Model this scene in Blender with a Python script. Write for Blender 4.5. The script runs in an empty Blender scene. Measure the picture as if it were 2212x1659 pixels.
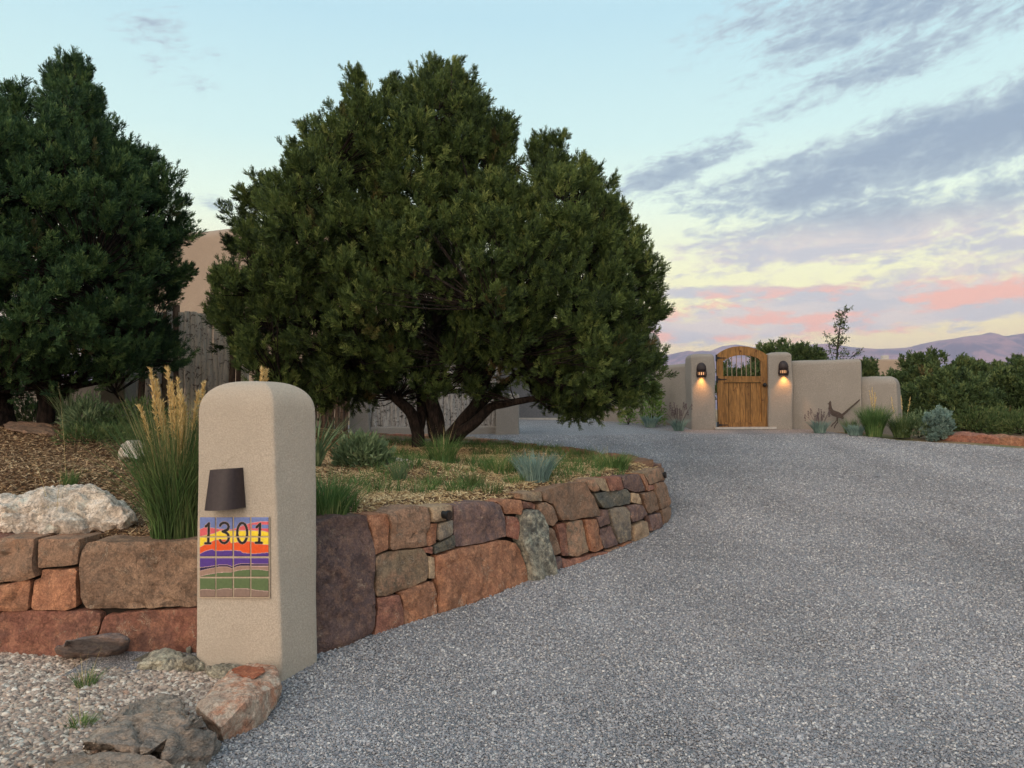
import bpy, bmesh, math, random
import numpy as np
from mathutils import Vector, Matrix, noise as mnoise
from mathutils.geometry import delaunay_2d_cdt
random.seed(7); rng = np.random.default_rng(11)
S = bpy.context.scene
COL = S.collection
R = math.radians
# ------------------------------------------------------------------ camera
EYE = Vector((0, 0, 1.47)); F = 1670.0; CX, CY = 1106.0, 829.5
MROT = Matrix.Rotation(R(90 + 1.72), 3, 'X') @ Matrix.Rotation(R(-0.3), 3, 'Z')
cd = bpy.data.cameras.new('camera'); cam = bpy.data.objects.new('camera', cd); COL.objects.link(cam)
cam.matrix_world = Matrix.Translation(EYE) @ MROT.to_4x4()
cd.sensor_width = 36; cd.lens = 36 * F / 2212; cd.clip_start = 0.05; cd.clip_end = 30000
S.camera = cam
S.view_settings.view_transform = 'Standard'; S.view_settings.look = 'None'
S.view_settings.gamma = 1; S.view_settings.use_curve_mapping = False
S.view_settings.exposure = 0.2

def lin(r, g, b):
    f = lambda c: (c/255/12.92) if c/255 <= 0.04045 else ((c/255+0.055)/1.055)**2.4
    return (f(r), f(g), f(b), 1.0)

# ------------------------------------------------------------------ world
class N:
    """small node-tree helper"""
    def __init__(s, tree): s.t = tree; s.n = tree.nodes; s.l = tree.links
    def new(s, typ, **kw):
        n = s.n.new(typ)
        for k, v in kw.items(): setattr(n, k, v)
        return n
    def put(s, sock, v):
        if v is None: return
        if isinstance(v, bpy.types.NodeSocket): s.l.new(v, sock)
        else: sock.default_value = v
    def m(s, op, a, b=None, c=None, clamp=False):
        n = s.new('ShaderNodeMath', operation=op); n.use_clamp = clamp
        s.put(n.inputs[0], a); s.put(n.inputs[1], b); s.put(n.inputs[2], c); return n.outputs[0]
    def mix(s, f, a, b, typ='MIX'):
        n = s.new('ShaderNodeMix', data_type='RGBA', blend_type=typ)
        s.put(n.inputs[0], f); s.put(n.inputs[6], a); s.put(n.inputs[7], b); return n.outputs[2]
    def mr(s, v, a, b, c=0.0, d=1.0, smooth=True):
        n = s.new('ShaderNodeMapRange'); n.interpolation_type = 'SMOOTHSTEP' if smooth else 'LINEAR'
        s.put(n.inputs[0], v)
        for i, x in enumerate((a, b, c, d)): s.put(n.inputs[1+i], x)
        return n.outputs[0]
    def noise(s, vec, scale, detail=4, rough=0.55, dist=0.0, out=0):
        n = s.new('ShaderNodeTexNoise'); s.put(n.inputs['Vector'], vec)
        n.inputs['Scale'].default_value = scale; n.inputs['Detail'].default_value = detail
        n.inputs['Roughness'].default_value = rough; n.inputs['Distortion'].default_value = dist
        return n.outputs[out]
    def vor(s, vec, scale, feature='F1', out='Distance', rnd=1.0):
        n = s.new('ShaderNodeTexVoronoi', feature=feature); s.put(n.inputs['Vector'], vec)
        n.inputs['Scale'].default_value = scale; n.inputs['Randomness'].default_value = rnd
        return n.outputs[out]
    def ramp(s, f, stops, interp='LINEAR'):
        n = s.new('ShaderNodeValToRGB'); s.put(n.inputs[0], f); cr = n.color_ramp; cr.interpolation = interp
        while len(cr.elements) < len(stops): cr.elements.new(0.5)
        for e, (p, c) in zip(cr.elements, stops): e.position = p; e.color = c
        return n.outputs[0]
    def comb(s, x, y, z):
        n = s.new('ShaderNodeCombineXYZ')
        for i, v in enumerate((x, y, z)): s.put(n.inputs[i], v)
        return n.outputs[0]
    def mapping(s, vec, scale=(1,1,1), rot=(0,0,0), loc=(0,0,0)):
        n = s.new('ShaderNodeMapping'); s.put(n.inputs[0], vec)
        n.inputs[1].default_value = loc; n.inputs[2].default_value = rot; n.inputs[3].default_value = scale
        return n.outputs[0]

W = bpy.data.worlds.new('World'); S.world = W; W.use_nodes = True
w = N(W.node_tree); w.n.clear()
g = w.new('ShaderNodeTexCoord').outputs['Generated']
sep = w.new('ShaderNodeSeparateXYZ'); w.l.new(g, sep.inputs[0])
DEG = 180/math.pi
el = w.m('MULTIPLY', w.m('ARCSINE', sep.outputs[2]), DEG)
az = w.m('MULTIPLY', w.m('ARCTAN2', sep.outputs[0], sep.outputs[1]), DEG)
grad = w.ramp(w.m('DIVIDE', el, 90.0), [
    (0.00, lin(250,214,170)), (0.045, lin(255,232,176)), (0.075, lin(255,248,190)), (0.115, lin(248,250,208)),
    (0.16, lin(230,248,230)), (0.21, lin(206,236,234)), (0.30, lin(182,219,231)), (0.55, lin(190,218,234)), (1.0, lin(184,214,234))])
pinkleft = w.m('MULTIPLY', w.mr(az, -8, -24), w.mr(el, 14, 7))
grad = w.mix(w.m('MULTIPLY', pinkleft, 0.55), grad, lin(238, 214, 214))
# clouds: (x, y, rx, ry, tilt, weight) of each bank, turned into azimuth and elevation
BANKS = [(2060,380,520,75,9,1.15),(1780,440,260,55,8,.9),(1900,530,460,75,4,.9),(1470,372,190,40,17,.9),(2040,50,440,120,6,.9),(1900,120,260,60,10,.7),
         (2000,190,340,55,12,.75),(1720,275,230,28,12,.55),(1650,648,300,17,-3,.9),(2100,628,260,26,4,.75),(1900,690,520,50,3,1.2),
         (1540,718,200,34,0,1.05),(345,150,150,80,-38,.5),(460,470,90,26,-12,.62),(2212,590,260,40,4,.6)]
M = None
for (x, y, rx, ry, tilt, wt) in BANKS:
    ca = math.degrees(math.atan((x-CX)/F)); ce = math.degrees(math.atan((881-y)/F))
    c, s_ = math.cos(R(tilt)), math.sin(R(tilt)); k = F/57.3
    da = w.m('SUBTRACT', az, ca); de = w.m('SUBTRACT', el, ce)
    u = w.m('MULTIPLY', w.m('ADD', w.m('MULTIPLY', da, c), w.m('MULTIPLY', de, s_)), k/rx)
    v = w.m('MULTIPLY', w.m('ADD', w.m('MULTIPLY', da, -s_), w.m('MULTIPLY', de, c)), k/ry)
    d2 = w.m('ADD', w.m('MULTIPLY', u, u), w.m('MULTIPLY', v, v))
    e = w.m('MULTIPLY', w.m('EXPONENT', w.m('MULTIPLY', d2, -0.9)), wt)
    M = e if M is None else w.m('MAXIMUM', M, e)
back = w.m('MULTIPLY', w.mr(w.m('ABSOLUTE', az), 50, 90), w.mr(el, 60, 10, 0.0, 0.75))
M = w.m('MAXIMUM', M, back)
slope = w.mr(el, 4, 26, .0, .16)
cv = w.comb(az, w.m('SUBTRACT', el, w.m('MULTIPLY', az, slope)), 0.0)
cvs = w.mapping(cv, scale=(0.15, 0.62, 1))
cvs2 = w.mapping(cv, scale=(0.7, 1.9, 1), loc=(3, 7, 0))
n1 = w.noise(cvs, 1.0, 9, 0.62, 0.6); n2 = w.noise(cvs2, 1.0, 8, 0.66, 0.4)
nn = w.m('ADD', w.m('MULTIPLY', n1, .5), w.m('MULTIPLY', n2, .5))
dens = w.m('ADD', w.m('MULTIPLY', M, 1.08), w.m('MULTIPLY', w.m('SUBTRACT', nn, 0.5), 2.5))
alpha = w.mr(dens, 0.32, 0.80)
dcol = w.mix(w.mr(dens, .45, 1.2), lin(178, 196, 206), lin(132, 152, 178))
lowlav = w.mix(w.mr(n1, .4, .6), lin(220, 208, 208), lin(190, 192, 206))
pinkf = w.m('MULTIPLY', w.mr(el, 9.0, 7.4), w.mr(w.noise(w.mapping(cv, scale=(.25,.8,1), loc=(9,1,0)), 1.0, 6, .6), .44, .60))
lowc = w.mix(pinkf, lowlav, lin(250, 178, 164))
ccol = w.mix(w.mr(el, 10.5, 13.5), lowc, dcol)
skyc = w.mix(w.m('MULTIPLY', alpha, .88), grad, ccol)
# afterglow of the set sun, behind and left of the viewer
SUNAZ, SUNEL = R(-152), R(9)
gd = Vector((math.sin(SUNAZ)*math.cos(SUNEL), math.cos(SUNAZ)*math.cos(SUNEL), math.sin(SUNEL)))
dotn = w.new('ShaderNodeVectorMath', operation='DOT_PRODUCT'); w.l.new(g, dotn.inputs[0]); dotn.inputs[1].default_value = gd
glow = w.m('POWER', w.m('MAXIMUM', dotn.outputs['Value'], 0.0), 3.0)
skyc = w.mix(glow, skyc, (2.7, 2.15, 1.7, 1))
nish = w.new('ShaderNodeTexSky', sky_type='NISHITA'); nish.sun_disc = False; nish.sun_elevation = SUNEL; nish.sun_rotation = SUNAZ
bg = w.new('ShaderNodeBackground'); bg.inputs[1].default_value = 1.0
bg2 = w.new('ShaderNodeBackground'); bg2.inputs[1].default_value = 0.004
w.l.new(skyc, bg.inputs[0]); w.l.new(nish.outputs[0], bg2.inputs[0])
ad = w.new('ShaderNodeAddShader'); w.l.new(bg.outputs[0], ad.inputs[0]); w.l.new(bg2.outputs[0], ad.inputs[1])
wo = w.new('ShaderNodeOutputWorld'); w.l.new(ad.outputs[0], wo.inputs[0])

sd = bpy.data.lights.new('sun', 'SUN'); sd.energy = 0.5; sd.angle = R(30); sd.color = (1.0, 0.88, 0.74)
sun = bpy.data.objects.new('sun', sd); COL.objects.link(sun)
sun.rotation_euler = Vector((-gd.x, -gd.y, -max(gd.z, .3))).to_track_quat('-Z', 'Y').to_euler()

# ------------------------------------------------------------------ measuring helpers
def ray(x, y):
    return (MROT @ Vector(((x-CX)/F, -(y-CY)/F, -1.0)))
def atY(x, y, Y):
    d = ray(x, y); return EYE + d * (Y/d.y)
def atz(x, y, z):
    d = ray(x, y); return EYE + d * ((z-EYE.z)/d.z)
def sstep(a, b, t):
    t = np.clip((t-a)/(b-a), 0, 1); return t*t*(3-2*t)
def ground_z(x, y):
    y = np.asarray(y, float); x = np.asarray(x, float)
    yy = np.where(y < 17.2, y, 17.2 + (1-np.exp(-(y-17.2)/2.2))*2.2*.55)
    z = 0.077*np.log1p(np.exp((yy-3.9)*4))/4
    return z
def at_ground(x, y):
    d = ray(x, y); lo, hi = 0.5, 200.0
    for _ in range(60):
        mid = (lo+hi)/2; p = EYE + d*(mid/d.y)
        if p.z > float(ground_z(p.x, p.y)): lo = mid
        else: hi = mid
    return EYE + d*(lo/d.y)
def src(x, y): return (x*2212/2560, y*2212/2560)          # photograph pixels to the 2212-wide measuring scale
def _hash(ix, iy, iz, seed):
    h = (ix.astype(np.int64)*374761393 + iy.astype(np.int64)*668265263 + iz.astype(np.int64)*2147483647 + seed*974711) & 0xffffffff
    h = ((h ^ (h >> 13))*1274126177) & 0xffffffff
    return ((h ^ (h >> 16)) & 0xffff)/65535.0
def vnoise(P, scale=1.0, seed=0):
    P = np.asarray(P, float)*scale; i = np.floor(P); f = P-i; f = f*f*(3-2*f); i = i.astype(np.int64); r = 0
    for a in (0, 1):
        for b in (0, 1):
            for c in (0, 1):
                wgt = (f[:,0] if a else 1-f[:,0])*(f[:,1] if b else 1-f[:,1])*(f[:,2] if c else 1-f[:,2])
                r = r + wgt*_hash(i[:,0]+a, i[:,1]+b, i[:,2]+c, seed)
    return r*2-1
def fbm(P, scale=1.0, octs=4, seed=0, gain=.5):
    r = 0; a = 1
    for k in range(octs): r = r + a*vnoise(P, scale*2**k, seed+k*17); a *= gain
    return r

def steps(n_, k=3.0):
    a_ = n_*k; f_ = np.floor(a_); return (f_+sstep(.3, .7, a_-f_))/k

# ------------------------------------------------------------------ object helpers
def tag(o, label=None, cat=None, group=None, kind=None):
    if label: o['label'] = label
    if cat: o['category'] = cat
    if group: o['group'] = group
    if kind: o['kind'] = kind
    return o
def empty(name, loc=(0,0,0)):
    o = bpy.data.objects.new(name, None); o.empty_display_size = .2; COL.objects.link(o); o.location = loc
    return o
def link_mesh(name, me, mats, parent=None):
    o = bpy.data.objects.new(name, me); COL.objects.link(o)
    for m_ in (mats if isinstance(mats, (list, tuple)) else [mats]): me.materials.append(m_)
    if parent is not None:
        o.parent = parent; o.matrix_parent_inverse = Matrix.Translation(-Vector(parent.location))
    return o
def arr_mesh(name, V, Fc, mats, parent=None, smooth=False, col=None):
    V = np.asarray(V, np.float32); Fc = np.asarray(Fc, np.int32); k = Fc.shape[1]
    me = bpy.data.meshes.new(name); me.vertices.add(len(V)); me.vertices.foreach_set('co', V.ravel())
    me.loops.add(Fc.size); me.loops.foreach_set('vertex_index', Fc.ravel())
    me.polygons.add(len(Fc)); me.polygons.foreach_set('loop_start', np.arange(0, Fc.size, k, dtype=np.int32))
    me.update(calc_edges=True)
    me.polygons.foreach_set('use_smooth', np.full(len(Fc), smooth)); me.update()
    if col is not None:
        a = me.color_attributes.new('col', 'FLOAT_COLOR', 'POINT'); a.data.foreach_set('color', np.asarray(col, np.float32).ravel())
    return link_mesh(name, me, mats, parent)
class Soup:
    def __init__(s): s.V = []; s.F = []; s.n = 0
    def add(s, V, Fc):
        V = np.asarray(V, float).reshape(-1, 3); Fc = np.asarray(Fc, int)
        if Fc.shape[1] == 4: Fc = np.concatenate([Fc[:, [0,1,2]], Fc[:, [0,2,3]]])
        s.V.append(V); s.F.append(Fc + s.n); s.n += len(V)
    def tube(s, pts, rad, sides=6, cap=True):
        P = np.array([list(p) for p in pts], float); n = len(P); rad = np.broadcast_to(rad, (n,))
        T = np.gradient(P, axis=0); T /= np.linalg.norm(T, axis=1)[:, None]+1e-9
        up = np.array([0, 0, 1.0]) if abs(T[0][2]) < .9 else np.array([1.0, 0, 0])
        U = np.cross(T, up); U /= np.linalg.norm(U, axis=1)[:, None]+1e-9; Wv = np.cross(T, U)
        a = np.linspace(0, 2*np.pi, sides, endpoint=False)
        V = P[:, None, :] + rad[:, None, None]*(np.cos(a)[None, :, None]*U[:, None, :] + np.sin(a)[None, :, None]*Wv[:, None, :])
        Fq = []
        for i in range(n-1):
            for j in range(sides):
                j2 = (j+1) % sides; Fq.append((i*sides+j, i*sides+j2, (i+1)*sides+j2, (i+1)*sides+j))
        V = V.reshape(-1, 3)
        s.add(V, Fq)
        if cap:
            for base, c in ((0, P[0]), ((n-1)*sides, P[-1])):
                VV = np.vstack([V[base:base+sides], c]); s.add(VV, [(j, (j+1) % sides, sides) for j in range(sides)])
    def box(s, c, size, rot=None):
        c = np.asarray(c, float); h = np.asarray(size, float)/2
        V = np.array([[x, y, z] for x in (-1, 1) for y in (-1, 1) for z in (-1, 1)])*h
        if rot is not None: V = V @ np.array(rot.to_3x3()).T
        s.add(V + c, [(0,1,3,2), (4,6,7,5), (0,4,5,1), (2,3,7,6), (0,2,6,4), (1,5,7,3)])
    def build(s, name, mat, parent=None, smooth=False):
        return arr_mesh(name, np.concatenate(s.V), np.concatenate(s.F), mat, parent, smooth)
def bm_obj(name, bm, mat, parent=None, smooth=False, sharp=None):
    me = bpy.data.meshes.new(name); bm.to_mesh(me); bm.free()
    for p in me.polygons: p.use_smooth = smooth
    if sharp: me.set_sharp_from_angle(angle=R(sharp))
    return link_mesh(name, me, mat, parent)

# ------------------------------------------------------------------ materials
def mat(name):
    m_ = bpy.data.materials.new(name); m_.use_nodes = True; t = N(m_.node_tree); b = t.n['Principled BSDF']
    b.inputs['Roughness'].default_value = .9; b.inputs['Specular IOR Level'].default_value = .25
    return m_, t, b
def ocoord(t): return t.new('ShaderNodeTexCoord').outputs['Object']
def bump(t, b, h, strength=.5, dist=.01, prev=None):
    n = t.new('ShaderNodeBump'); n.inputs['Strength'].default_value = strength; n.inputs['Distance'].default_value = dist
    t.l.new(h, n.inputs['Height'])
    if prev is not None: t.l.new(prev, n.inputs['Normal'])
    t.l.new(n.outputs[0], b.inputs['Normal']); return n.outputs[0]
def plain(name, c, rough=.8, metal=0, spec=.3, vary=.12, sc=20):
    m_, t, b = mat(name); v = ocoord(t); n = t.noise(v, sc, 5)
    t.put(b.inputs['Base Color'], t.mix(t.mr(n, .3, .7), tuple(x*(1-vary) for x in c[:3])+(1,), tuple(min(1, x*(1+vary)) for x in c[:3])+(1,)))
    b.inputs['Roughness'].default_value = rough; b.inputs['Metallic'].default_value = metal; b.inputs['Specular IOR Level'].default_value = spec
    bump(t, b, n, .2, .003); return m_
def stucco(name, c, grain=260, amt=.5, dist=.004):
    m_, t, b = mat(name); v = ocoord(t)
    big = t.noise(v, 2.2, 6, .6); fine = t.noise(v, grain, 3, .6); mid = t.noise(v, grain*.3, 4, .6)
    c1 = tuple(x*.90 for x in c[:3])+(1,); c2 = tuple(x*1.08 for x in c[:3])+(1,)
    a = t.mix(t.mr(big, .3, .7), c1, c2); a = t.mix(t.mr(fine, .35, .7), tuple(x*.8 for x in c[:3])+(1,), a)
    t.put(b.inputs['Base Color'], a); b.inputs['Roughness'].default_value = .95; b.inputs['Specular IOR Level'].default_value = .1
    n = bump(t, b, t.m('ADD', fine, t.m('MULTIPLY', mid, 1.2)), amt, dist)
    bump(t, b, t.noise(v, 7, 3), .25, .02, n); return m_
def rockmat(name, c1, c2, c3, lich=None, lich_amt=.0, strata=(1, 1, 1), bs=.8):
    m_, t, b = mat(name); oi = t.new('ShaderNodeObjectInfo').outputs['Random']
    v0 = ocoord(t); vm = t.new('ShaderNodeVectorMath', operation='ADD'); t.l.new(v0, vm.inputs[0])
    t.l.new(t.comb(t.m('MULTIPLY', oi, 37.0), t.m('MULTIPLY', oi, 11.0), t.m('MULTIPLY', oi, 23.0)), vm.inputs[1])
    v = t.mapping(vm.outputs[0], scale=strata)
    a = t.noise(v, 3.2, 8, .62, .5); f_ = t.noise(v, 18, 8, .7); gg = t.noise(v, 110, 3, .6)
    c = t.mix(t.mr(a, .38, .62), c1, c2); c = t.mix(t.mr(f_, .42, .66), c, c3)
    hv = t.mr(oi, 0, 1, .82, 1.2, False); c = t.mix(1.0, c, t.comb(hv, hv, hv), 'MULTIPLY')
    c = t.mix(t.mr(gg, .35, .65), t.mix(1.0, c, (.72, .72, .72, 1), 'MULTIPLY'), c)
    q1 = t.mr(t.noise(v, 60, 7, .8), .3, .7, .62, 1.35, False); c = t.mix(1.0, c, t.comb(q1, q1, q1), 'MULTIPLY')
    # light mineral scratches and dark stains
    vein = t.m('ABSOLUTE', t.m('SUBTRACT', t.noise(v, 5.5, 6, .7, 1.0), .5))
    vm2 = t.m('MULTIPLY', t.mr(vein, .012, .0), t.mr(t.noise(v, 9, 4), .52, .62))
    c = t.mix(t.m('MULTIPLY', vm2, .5), c, lin(200, 185, 165)); c = t.mix(1.0, c, (1.32, 1.28, 1.24, 1), 'MULTIPLY')
    if lich:
        lm = t.mr(t.noise(v, 7.0, 8, .72, .3), .62-lich_amt, .70-lich_amt); c = t.mix(t.m('MULTIPLY', lm, .85), c, lich)
        sp = t.mr(t.noise(v, 45, 4, .7), .58, .64); c = t.mix(t.m('MULTIPLY', sp, .5), c, lin(70, 68, 62))
    t.put(b.inputs['Base Color'], c); b.inputs['Roughness'].default_value = .88
    h = t.m('ADD', t.m('ADD', t.m('MULTIPLY', t.noise(v, 12, 8, .75, .4), 1.0), t.m('MULTIPLY', t.noise(v, 45, 5, .7), .35)), t.m('MULTIPLY', gg, .12))
    h = t.m('ADD', h, t.m('MULTIPLY', t.mr(vein, .0, .02), .22)); bump(t, b, h, bs, .02); return m_
M_STUCCO = stucco('pillar_stucco', lin(187, 175, 159), 120, .6, .006)
M_STUCCOW = stucco('wall_stucco', lin(156, 149, 140), 60, .35, .006)
M_HOUSE = stucco('house_stucco', lin(164, 148, 132), 60, .3, .008)
K = {
 'brown': rockmat('brown_sandstone', lin(132,108,90), lin(152,120,98), lin(112,94,80)),
 'rust': rockmat('rust_sandstone', lin(152,106,82), lin(136,100,80), lin(176,128,98)),
 'red': rockmat('red_sandstone', lin(136,92,78), lin(118,86,76), lin(156,112,92)),
 'purple': rockmat('purple_stone', lin(110,90,86), lin(92,78,78), lin(130,104,92)),
 'grey': rockmat('grey_stone', lin(130,120,108), lin(108,102,96), lin(152,138,118)),
 'tan': rockmat('tan_sandstone', lin(176,154,126), lin(158,136,112), lin(140,118,98)),
 'olive': rockmat('olive_stone', lin(140,122,100), lin(150,118,96), lin(108,96,82)),
 'weathered': rockmat('weathered_brown_stone', lin(120,98,82), lin(142,118,98), lin(100,84,72), lin(196,176,150), .0),
 'slate': rockmat('dark_grey_stone', lin(92,92,86), lin(110,104,90), lin(76,78,76)),
 'lichen': rockmat('lichen_stone', lin(136,134,122), lin(102,102,96), lin(172,168,150), lin(190,190,170), .05, bs=1.0),
 'white': rockmat('pale_limestone', lin(200,190,176), lin(180,168,156), lin(220,212,200), lin(206,206,192), .05, bs=1.0),
 'mossy': rockmat('mossy_grey_rock', lin(146,138,128), lin(122,116,110), lin(150,134,120), lin(150,158,120), .0, strata=(1,1,2.5), bs=1.0),
 'pinkslab': rockmat('pink_grey_rock', lin(158,142,128), lin(176,126,100), lin(186,172,156), lin(186,194,176), -.02, bs=.9),
 'redslab': rockmat('red_face_rock', lin(150,84,60), lin(134,84,64), lin(172,112,84)),
 'greyrock': rockmat('bluish_grey_rock', lin(112,106,104), lin(128,108,98), lin(96,92,94), strata=(1,1,3)),
}
M_CORE = plain('wall_core_earth', (.022, .016, .012, 1), .95, sc=30)

def gravelmat(name, stops, cell=70, dist=.012, big=None):
    m_, t, b = mat(name); v = t.mapping(ocoord(t), scale=(1, 1, .25))
    vn = t.new('ShaderNodeTexVoronoi'); t.l.new(v, vn.inputs['Vector']); vn.inputs['Scale'].default_value = cell
    s1 = t.new('ShaderNodeSeparateColor'); t.l.new(vn.outputs['Color'], s1.inputs[0])
    c = t.ramp(s1.outputs[0], stops)
    gap = t.mr(vn.outputs['Distance'], .35, .75)
    c = t.mix(t.m('MULTIPLY', gap, .55), c, (.03, .028, .028, 1))
    vv0 = ocoord(t); big = t.noise(vv0, .55, 5, .6); med = t.noise(t.mapping(vv0, scale=(1.3, .16, 1), rot=(0, 0, -.25)), 1.0, 3, .5)
    k = t.mr(t.m('ADD', t.m('MULTIPLY', big, .5), t.m('MULTIPLY', med, .5)), .36, .64, .82, 1.14, False)
    c = t.mix(1.0, c, t.comb(k, k, k), 'MULTIPLY')
    t.put(b.inputs['Base Color'], c)
    n = bump(t, b, t.m('SUBTRACT', 1.0, vn.outputs['Distance']), .9, dist)
    bump(t, b, t.noise(v, 18, 4), .4, .02, n); return m_
GST = [(0, lin(120,121,127)), (.25, lin(148,149,154)), (.5, lin(166,166,170)), (.62, lin(154,149,147)), (.8, lin(180,179,181)), (.93, lin(204,202,199)), (.98, lin(226,222,216)), (1, lin(138,138,144))]
PST = [(0, lin(116,106,100)), (.25, lin(166,150,138)), (.45, lin(196,176,160)), (.6, lin(150,138,128)), (.75, lin(208,196,180)), (.88, lin(226,220,208)), (1, lin(170,140,122))]
M_GRAVEL = gravelmat('driveway_gravel', GST, 120)
M_PEBBLE = gravelmat('pebble_ground', PST, 45, .02)
def pebmat(name, stops, rough=.8):
    m_, t, b = mat(name); oi = t.new('ShaderNodeObjectInfo').outputs['Random']
    c = t.ramp(oi, stops); n = t.noise(t.new('ShaderNodeTexCoord').outputs['Object'], 1.5, 4)
    c = t.mix(t.mr(n, .35, .65), t.mix(1.0, c, (.8, .8, .8, 1), 'MULTIPLY'), c)
    ps = t.new('ShaderNodeNewGeometry').outputs['Position']; a_ = t.noise(ps, .55, 5, .6); b3 = t.noise(t.mapping(ps, scale=(1.3, .16, 1), rot=(0, 0, -.25)), 1.0, 3, .5)
    k = t.mr(t.m('ADD', t.m('MULTIPLY', a_, .5), t.m('MULTIPLY', b3, .5)), .36, .64, .82, 1.14, False); c = t.mix(1.0, c, t.comb(k, k, k), 'MULTIPLY')
    t.put(b.inputs['Base Color'], c); b.inputs['Roughness'].default_value = rough; return m_
M_GPEB = pebmat('gravel_stones', GST); M_PPEB = pebmat('rounded_pebbles', PST)
m_, t, b = mat('dry_earth'); v = ocoord(t)
t.put(b.inputs['Base Color'], t.mix(t.mr(t.noise(v, .08, 8, .6), .4, .6), lin(150,124,96), t.mix(t.mr(t.noise(v, .9, 6), .45, .6), lin(132,112,86), lin(96,100,66))))
M_EARTH = m_
m_, t, b = mat('bed_soil'); v = ocoord(t); n = t.noise(v, 30, 6, .7)
t.put(b.inputs['Base Color'], t.mix(t.mr(n, .4, .65), lin(78,58,44), lin(150,118,84))); bump(t, b, n, .8, .02)
M_SOIL = m_
def needlemat(name, stops, rough=.7, transl=.1):
    m_, t, b = mat(name); at = t.new('ShaderNodeAttribute'); at.attribute_name = 'col'; se = t.new('ShaderNodeSeparateColor'); t.l.new(at.outputs['Color'], se.inputs[0])
    isl = t.new('ShaderNodeNewGeometry').outputs['Random Per Island']
    c = t.ramp(t.m('ADD', t.m('MULTIPLY', se.outputs[0], .8), t.m('MULTIPLY', isl, .2)), stops); c = t.mix(t.m('MULTIPLY', se.outputs[1], .8), c, lin(110, 84, 56))
    t.put(b.inputs['Base Color'], c); b.inputs['Roughness'].default_value = rough
    tr = t.new('ShaderNodeBsdfTranslucent'); t.l.new(c, tr.inputs[0]); mx = t.new('ShaderNodeMixShader'); mx.inputs[0].default_value = transl
    t.l.new(b.outputs[0], mx.inputs[1]); t.l.new(tr.outputs[0], mx.inputs[2]); t.l.new(mx.outputs[0], t.n['Material Output'].inputs[0]); return m_
def islandmat(name, stops, rough=.85, ns=None, transl=0.0):
    m_, t, b = mat(name); r = t.new('ShaderNodeNewGeometry').outputs['Random Per Island']; f_ = r
    if ns is not None:
        f_ = t.m('ADD', t.m('MULTIPLY', r, .45), t.m('MULTIPLY', t.mr(t.noise(ocoord(t), ns, 4), .3, .7), .55))
    t.put(b.inputs['Base Color'], t.ramp(f_, stops)); b.inputs['Roughness'].default_value = rough
    if transl: 
        tr = t.new('ShaderNodeBsdfTranslucent'); t.l.new(t.ramp(f_, stops), tr.inputs[0]); mx = t.new('ShaderNodeMixShader'); mx.inputs[0].default_value = transl
        t.l.new(b.outputs[0], mx.inputs[1]); t.l.new(tr.outputs[0], mx.inputs[2]); t.l.new(mx.outputs[0], t.n['Material Output'].inputs[0])
    return m_
M_CHIP = islandmat('wood_mulch', [(0, lin(74,56,44)), (.35, lin(124,98,74)), (.65, lin(166,138,106)), (.88, lin(200,176,138)), (1, lin(136,106,80))])
M_STRAW = islandmat('straw_mulch', [(0, lin(120,96,68)), (.3, lin(178,152,112)), (.7, lin(212,190,146)), (1, lin(230,212,170))])
M_PINON = needlemat('pinon_needles', [(0, lin(30,44,28)), (.35, lin(62,80,44)), (.7, lin(94,112,58)), (1, lin(150,158,92))])
M_PINOND = needlemat('dark_pinon_needles', [(0, lin(28,48,36)), (.4, lin(52,80,52)), (.7, lin(78,106,62)), (1, lin(124,144,86))])
M_JUN = needlemat('juniper_foliage', [(0, lin(44,62,40)), (.5, lin(74,94,56)), (1, lin(124,136,84))])
M_BLUEN = needlemat('blue_juniper_needles', [(0, lin(92,118,112)), (.5, lin(120,146,138)), (1, lin(158,178,164))])
M_BLUE = islandmat('blue_foliage', [(0, lin(92,118,112)), (.5, lin(120,146,138)), (1, lin(158,178,164))], .8, 4, .1)
M_SAGE = islandmat('sage_foliage', [(0, lin(74,94,66)), (.5, lin(104,124,88)), (1, lin(144,156,116))], .8, 5, .15)
M_LEAF = islandmat('green_leaves', [(0, lin(70,104,48)), (.5, lin(104,138,64)), (1, lin(146,168,88))], .7, 4, .25)
M_PINONG = islandmat('dark_small_leaves', [(0, lin(48,66,42)), (1, lin(96,110,66))], .8)
M_GRASS = islandmat('green_grass', [(0, lin(54,84,44)), (.4, lin(84,114,62)), (.75, lin(112,138,80)), (1, lin(172,168,112))], .7, 4, .25)
M_GRASSD = islandmat('deep_green_grass', [(0, lin(50,70,40)), (.5, lin(78,98,56)), (1, lin(128,136,88))], .7, 4, .2)
M_DRYST = islandmat('dry_stalks', [(0, lin(166,146,96)), (1, lin(214,196,146))], .8, None, .2)
M_PLUME = islandmat('golden_plumes', [(0, lin(190,158,98)), (.5, lin(216,186,126)), (1, lin(236,214,160))], .8, None, .2)
m_, t, b = mat('dark_bark'); v = t.mapping(ocoord(t), scale=(1, 1, .25)); n = t.noise(v, 24, 7, .7)
t.put(b.inputs['Base Color'], t.mix(t.mr(n, .4, .65), lin(26,22,20), lin(64,53,46))); bump(t, b, n, 1.0, .03); M_BARK = m_
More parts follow.
